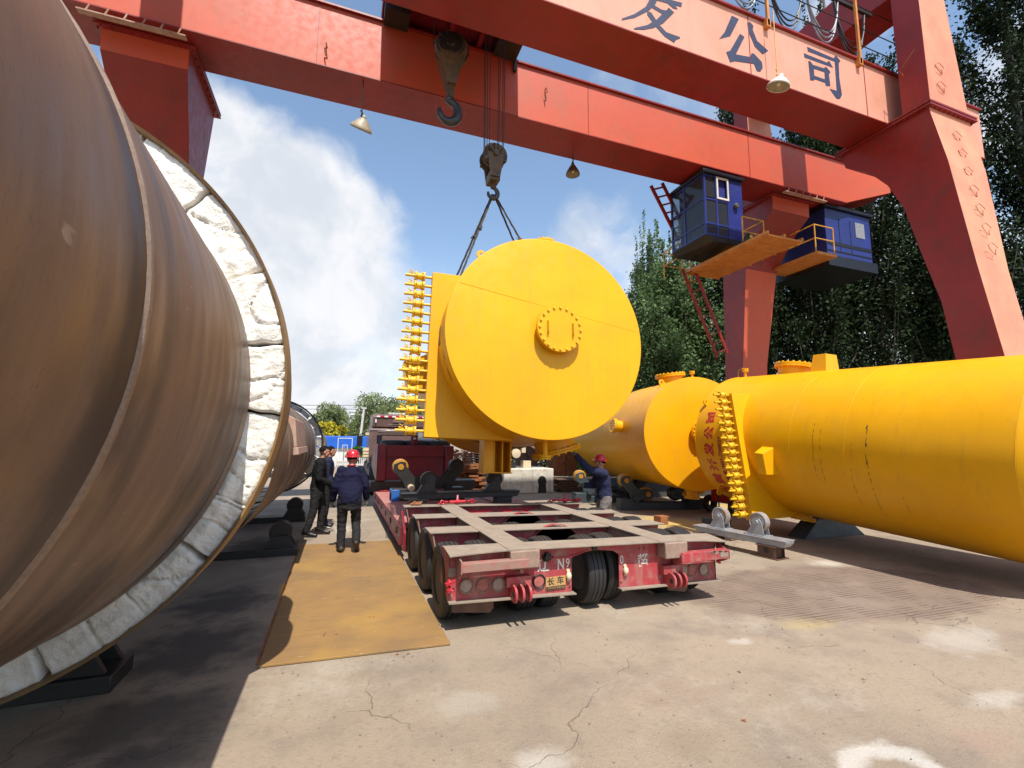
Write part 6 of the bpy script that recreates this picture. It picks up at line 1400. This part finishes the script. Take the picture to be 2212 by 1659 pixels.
for (x, z) in ((2.5, 5.6), (3.5, 5.6), (2.5, 4.6), (3.5, 4.6)):
    b = MB(); b.box(x, x+.6, 87.93, 87.99, z, z+.5); b.build('window', 'glass_dk', s_)
f_ = thing('white_fence', 'white picket railing fence across the far side of the yard', 'fence', (0, 36, 0))
b = MB()
for i in range(110): x = -5+.13*i; b.box(x, x+.045, 36, 36.03, .12, .66+.05*(i % 2)); 
b.build('picket', 'fence_white', f_)
b = MB(); b.box(-5, 9.3, 36.03, 36.07, .18, .22); b.box(-5, 9.3, 36.03, 36.07, .54, .58); b.build('fence_rail', 'fence_white', f_)
b = MB()
for i in range(7): x = -5+2.38*i; b.box(x-.06, x+.06, 35.98, 36.1, 0, .80)
b.build('fence_post', 'fence_white', f_)
b = MB(); b.box(-5, 9.3, 36.2, 36.4, 0, .16); b.build('kerb_wall', 'conc_blk', f_)
p_ = thing('utility_pole', 'pale concrete pole leaning slightly, between the yellow tree and the truck', 'pole', (2.0, 42, 0))
b = MB(); b.cyl((1.45, 42, 0), (1.80, 42, 4.7), .13, .09, n=14); b.build('shaft', 'pole', p_); b = MB(); b.box(1.6, 2.0, 41.9, 42.1, 4.6, 4.72); b.box(1.65, 1.75, 41.9, 42.1, 3.8, 4.0); b.build('cross_arm', 'pole', p_)
b = MB(); b.tube([(-16+2*i, 42.0, 4.9-.2*sin(pi*i/9)) for i in range(10)]+[(1.8, 42, 4.7)], .018, 4); b.tube([(-16+2*i, 42.3, 4.6-.2*sin(pi*i/9)) for i in range(10)]+[(1.8, 42, 4.5)], .018, 4); b.build('power_line', 'steel_dk', p_)
h_ = thing('basketball_hoop', 'white framed basketball backboard on a post in front of the blue roof', 'basketball hoop', (-.4, 30, 0))
b = MB(); b.bar((.25, 30.5, 0), (.25, 30.2, 1.2), .06, .06, (0, 1, 0)); b.bar((.25, 30.2, 1.2), (.25, 29.85, 1.5), .05, .05); b.build('post', 'white', h_)
b = MB()
for (x0, x1, z0, z1) in ((-.12, .71, 1.98, 2.02), (-.12, .71, 1.16, 1.20), (-.12, -.08, 1.20, 1.98), (.67, .71, 1.20, 1.98), (.14, .44, 1.58, 1.61), (.14, .17, 1.3, 1.58), (.41, .44, 1.3, 1.58)): b.box(x0, x1, 29.8, 29.83, z0, z1)
b.build('backboard_frame', 'white', h_)
b = MB(); b.torus((.28, 29.62, 1.28), (0, 0, 1), .14, .009, 24, 6); b.build('ring', 'redbright', h_)
# ---------------------------------------------------------------- scrap, blocks and machines behind the trailer
cb_ = thing('concrete_block', 'big stained concrete block with a dark keyhole shaped mark, under the hanging tank', 'concrete block', (6.6, 16.5, 0))
b = MB(); b.box(5.55, 7.5, 16.0, 18.6, 0, .88); b.build('block', 'conc_blk', cb_, bevel=.03)
b = MB(); b.prism([(6.86, .0)]+[(7.03+.17*cos(a), .42+.19*sin(a)) for a in [rad(215)-rad(250)*i/16 for i in range(17)]]+[(7.2, .0)], 'y', 15.985, 15.997); b.build('mark', 'steel_blk', cb_)  # flat dark keyhole shape on the block's front face
b = MB(); b.box(4.9, 5.5, 16.6, 17.6, 0, .98); b.build('block', 'conc_blk', thing('concrete_block', 'smaller grey concrete block half hidden behind the saddle leg', 'concrete block', (5.2, 17, 0)), bevel=.03)
m_ = thing('winch_machine', 'dark winch with a pale drum standing on the stained concrete block', 'winch', (6.2, 16.6, .88))
b = MB(); b.box(5.85, 6.15, 16.4, 16.9, .885, 1.12); b.box(6.0, 6.3, 16.5, 16.9, 1.2, 1.65); b.box(5.80, 5.84, 16.3, 16.9, .885, 1.75); b.build('frame', 'steel_blk', m_)
b = MB(); b.lathe([(0, 0), (.17, 0), (.17, .10), (.08, .12), (0, .12)], (6.15, 16.45, 1.42), (0, -1, 0), 28); b.build('drum', 'cream', m_)
b = MB(); b.box(6.45, 6.75, 16.4, 16.7, .885, 1.15); b.box(6.35, 6.5, 16.3, 16.5, 1.45, 1.7); b.build('gearbox', 'cream', m_)
b = MB(); b.box(5.55, 6.9, 16.35, 16.8, 1.76, 1.80); b.bar((6.5, 16.3, 1.8), (6.9, 16.3, 1.6), .25, .03); b.build('cover_sheet', 'rust_pale', m_)
random.seed(77)
def scrap(label, cx, cy, n, w, h, mat, seed, name='scrap_pile'):
    random.seed(seed); r_ = thing(name, label, 'scrap pile', (cx, cy, 0)); b = MB(); rows = 9
    for k in range(n):
        z = h*(k/n); L_ = random.uniform(.3, .9); x = cx+random.uniform(-w, w)*(1-.3*k/n); y = cy+random.uniform(-.5, .5); a = random.uniform(-.25, .25)
        b.T = Matrix.Translation((x, y, z+.05)) @ Matrix.Rotation(a, 4, 'Z') @ Matrix.Rotation(random.uniform(-.12, .12), 4, 'Y'); b.box(-L_/2, L_/2, -.12, .12, -.03, .03+.03*random.random())
    b.T = None; b.build('steel_pieces', mat, r_); return r_
scrap('pile of rusty orange steel offcuts between the gooseneck and the concrete block', 4.3, 16.8, 110, .85, .95, 'rust', 5)
p2 = scrap('second heap of rusty offcuts further back', 4.9, 19.3, 90, 1.1, 1.0, 'rust', 6)
r_ = thing('swarf_heap', 'tangled heap of curly steel swarf on top of the rusty offcuts', 'scrap heap', (4.1, 17.6, .9)); random.seed(14); b = MB()
for k in range(110):
    c = V((4.1+random.gauss(0, .33), 17.6+random.gauss(0, .3), 1.05+random.uniform(0, .45))); a0 = random.uniform(0, 6); rr = random.uniform(.04, .12)
    b.tube([c+V((rr*cos(a0+j*.9)+j*.02, rr*sin(a0+j)*.8, rr*.6*sin(a0*2+j*.7))) for j in range(7)], .013, 4)
b.build('swarf', 'rust', r_)
r_ = thing('curved_sheet', 'pale curved steel sheets stacked behind the swarf', 'steel sheets', (5.2, 19, 0)); b = MB()
for k in range(5): b.prism([(5.0+.55*j/6-.0, .95+.10*k+.10*sin(pi*j/6)) for j in range(7)]+[(6.4, 1.0+.1*k), (6.4, 1.03+.1*k)]+[(5.0+.55*j/6, .98+.10*k+.10*sin(pi*j/6)) for j in range(6, -1, -1)], 'y', 18.6+.03*k, 20)
b.build('sheet', 'rust_pale', r_)
r_ = thing('brown_cabinet', 'brown steel cabinet behind the concrete block', 'cabinet', (8.6, 17.5, 0)); b = MB(); b.box(8.1, 9.1, 17.2, 17.9, .5, 1.75); b.build('cabinet_body', 'rust', r_, bevel=.01); b = MB(); b.box(8.58, 8.6, 17.18, 17.199, .52, 1.7); b.cyl((8.5, 17.19, 1.0), (8.5, 17.15, 1.0), .02, n=8); b.build('door', 'rust_dk', r_)
r_ = thing('plate_stack', 'stack of brown steel plates right of the concrete block', 'plate stack', (8.4, 16.3, 0)); random.seed(2)
for k in range(7): b = MB(); dx = random.uniform(-.05, .05); b.box(7.72+dx, 9.1+dx, 15.9, 16.8, .02+.065*k, .065+.065*k); b.build('steel_plate', 'rust_dk', r_)
r_ = thing('storage_bins', 'dark brown stacked bins behind the concrete block', 'bins', (7.7, 18.5, 0)); b = MB(); b.box(7.3, 7.85, 18.2, 18.8, 0, .6); b.box(7.32, 7.8, 18.2, 18.8, .62, 1.2); b.box(7.3, 7.84, 18.2, 18.8, 1.22, 1.75); b.box(6.85, 7.2, 18.0, 18.4, 0, 1.7); b.build('bin', 'rust_dk', r_, bevel=.03)
r_ = thing('channel_offcut', 'short piece of rusty steel channel lying on the dusty ground', 'steel offcut', (6.98, 9.1, 0)); b = MB(); b.box(6.86, 6.88, 9.0, 9.25, 0, .18); b.box(6.88, 7.06, 9.0, 9.02, .002, .18); b.box(6.88, 7.12, 9.02, 9.25, .165, .18); b.build('channel', 'rust', r_)
r_ = thing('steel_block', 'dark low steel block in the shade beside the silver stand', 'steel block', (8.0, 8.3, 0)); b = MB(); b.box(7.55, 8.0, 8.1, 8.5, 0, .24); b.build('block', 'teal', r_, bevel=.02)
# dark stacked bars on the ground behind the tanks
r_ = thing('steel_bar_stack', 'low dark stacks of steel bars on the ground behind the yellow tanks', 'steel bars', (12, 14, 0)); random.seed(19); b = MB()
for k in range(46): y = 13.6+.16*k; b.bar((9.8+random.uniform(-.5, .5), y+.3, .06+.05*(k % 3)), (17, y-1.0+random.uniform(-.1, .1), .06+.05*(k % 3)), .10, .08)
b.build('bars', 'pipeline_dk', r_)
# small red engine cart behind the right tank
r_ = thing('engine_cart', 'small red engine driven cart with black wheels, behind the end of the right tank', 'cart', (9.4, 9.9, 0))
b = MB(); b.box(9.5, 10.6, 9.6, 10.3, .28, .62); b.box(9.7, 10.3, 9.65, 10.2, .62, .82); b.build('body', 'redbright', r_, bevel=.03)
for (x, y) in ((9.55, 9.5), (10.5, 9.5), (9.55, 10.4), (10.5, 10.4)):
    b = MB(); b.lathe([(.08, -.06), (.2, -.07), (.23, 0), (.2, .07), (.08, .06)], (x, y, .23), (0, 1, 0), 24, close=True); b.build('wheel', 'rubber', r_)
b = MB(); b.tube([(9.5, 9.7, .1), (9.2, 9.7, .1), (9.2, 9.7, .6), (9.5, 9.7, .62)], .02, 6); b.build('handle', 'steel_dk', r_)
# small yellow access rail beside the far crane leg
r_ = thing('access_rail', 'thin yellow hoop rail beside the foot of the far crane leg', 'handrail', (13.6, 12.9, 0)); b = MB(); b.tube([(13.75, 12.8, 3.2), (13.3, 12.8, 3.2), (13.25, 12.8, 4.0), (13.3, 12.8, 4.45), (13.5, 12.8, 4.55), (13.75, 12.8, 4.5)], .022, 6); b.box(13.2, 14.0, 12.6, 13.0, 3.12, 3.2); b.build('rail', 'orange', r_)
# white light sheet patches of ground in the far yard
# ---------------------------------------------------------------- rusty plate and litter
r_ = thing('steel_road_plate', 'long rusty ochre steel plate lying flat on the yard, worker stepping on it', 'steel plate', (.25, 6.8, 0))
b = MB(); b.prism([(-.52, 4.42), (1.02, 4.35), (.985, 9.05), (-.54, 9.12)], 'z', .004, .022); b.build('plate', 'plate', r_, bevel=.003)
b = MB(); b.prism([(-.55, 4.50), (.99, 4.42), (.96, 9.0), (-.575, 9.2)], 'z', .0, .0035); b.build('lower_plate', 'rust', r_)
r_ = thing('litter', 'dead leaves and small bits of metal scattered over the plate and the near ground', 'litter', (1, 4, 0)); random.seed(41); b = MB()
lit = [(.45, 6.5, .024), (.28, 5.6, .024), (.1, 5.95, .024), (.4, 5.2, .024), (-.02, 4.9, .024), (.06, 4.88, .024), (.55, 4.3, .001), (.62, 4.28, .001), (1.15, 2.45, .001), (2.6, 2.6, .001), (3.1, 3.1, .001), (3.9, 2.7, .001), (2.2, 2.1, .001)]
for (x, y, z) in lit:
    for q in range(2):
        a = random.uniform(0, 6); s = random.uniform(.010, .022); c = V((x+random.uniform(-.03, .03), y+random.uniform(-.03, .03), z)); d = V((cos(a), sin(a), 0))*s; e = V((-sin(a), cos(a), 0))*s*.4
        b.add([c-d, c-e+V((0, 0, .008)), c+d, c+e+V((0, 0, .01))], [(0, 1, 2, 3)])
b.build('dead_leaf', 'rust', r_)
r_ = thing('pebbles', 'small grey pebbles and grit scattered over the near concrete', 'pebbles', (3, 3, 0)); tag(r_, kind='stuff'); b = MB(); random.seed(43)
for k in range(700):
    y = random.uniform(1.3, 8); x = random.uniform(-.3, 8) if y < 4.2 else random.choice((random.uniform(4.5, 9), random.uniform(-.5, .9))); s = random.uniform(.003, .009); b.sph((x, y, s*.4), s*random.uniform(.8, 1.4), s, s*.6, 5, 4)
b.build('grit', 'grit', r_)
# ---------------------------------------------------------------- pieces that stand apart become parts of their own
def split_loose(names):
    import bmesh
    for o in list(COL.objects):
        if o.type != 'MESH' or o.name.split('.')[0] not in names or o.data.users > 1 or o.children: continue
        bm = bmesh.new(); bm.from_mesh(o.data); bm.verts.ensure_lookup_table(); seen = [-1]*len(bm.verts); k = 0
        for v in bm.verts:
            if seen[v.index] >= 0: continue
            st = [v]; seen[v.index] = k
            while st:
                q = st.pop()
                for e in q.link_edges:
                    w = e.other_vert(q)
                    if seen[w.index] < 0: seen[w.index] = k; st.append(w)
            k += 1
        if k < 2 or k > 40: bm.free(); continue
        vs = [v.co.copy() for v in bm.verts]; fs = [(tuple(v.index for v in f.verts), f.smooth) for f in bm.faces]; bm.free()
        base = o.name.split('.')[0]; m0 = o.data; mods = len(o.modifiers)
        for c in range(k):
            idx = [i for i in range(len(vs)) if seen[i] == c]; mp = {a: b for b, a in enumerate(idx)}
            ff = [(tuple(mp[i] for i in f), s) for f, s in fs if seen[f[0]] == c]
            me = bpy.data.meshes.new(base); me.from_pydata([vs[i] for i in idx], [], [f for f, s in ff]); me.update()
            for p, (f, s) in zip(me.polygons, ff): p.use_smooth = s
            me.set_sharp_from_angle(angle=rad(35)); me.materials.append(m0.materials[0])
            if c == 0: o.data = me; tgt = o
            else:
                n_ = o.copy(); n_.data = me; COL.objects.link(n_)
split_loose({'weld_bead', 'house_frame', 'bracket', 'shell_rib', 'weld_seam', 'railing_wire', 'axle', 'side_plate', 'beam_web', 'stand_leg', 'bottom_lip', 'chassis', 'backing_plate', 'girder_flange', 'bolted_flange_', 'bogie_wheel', 'trolley_wheel', 'hoist_drum', 'gooseneck_side', 'spare', 'climbing_step', 'fence_rail', 'power_line', 'cabin_roof', 'pull_out_bar', 'shell_bracket', 'black_band', 'house_band', 'ledge_', 'rail_', 'leg_box_', 'cabin_window', 'roof_edge', 'driver_seat_', 'girder_hook'})
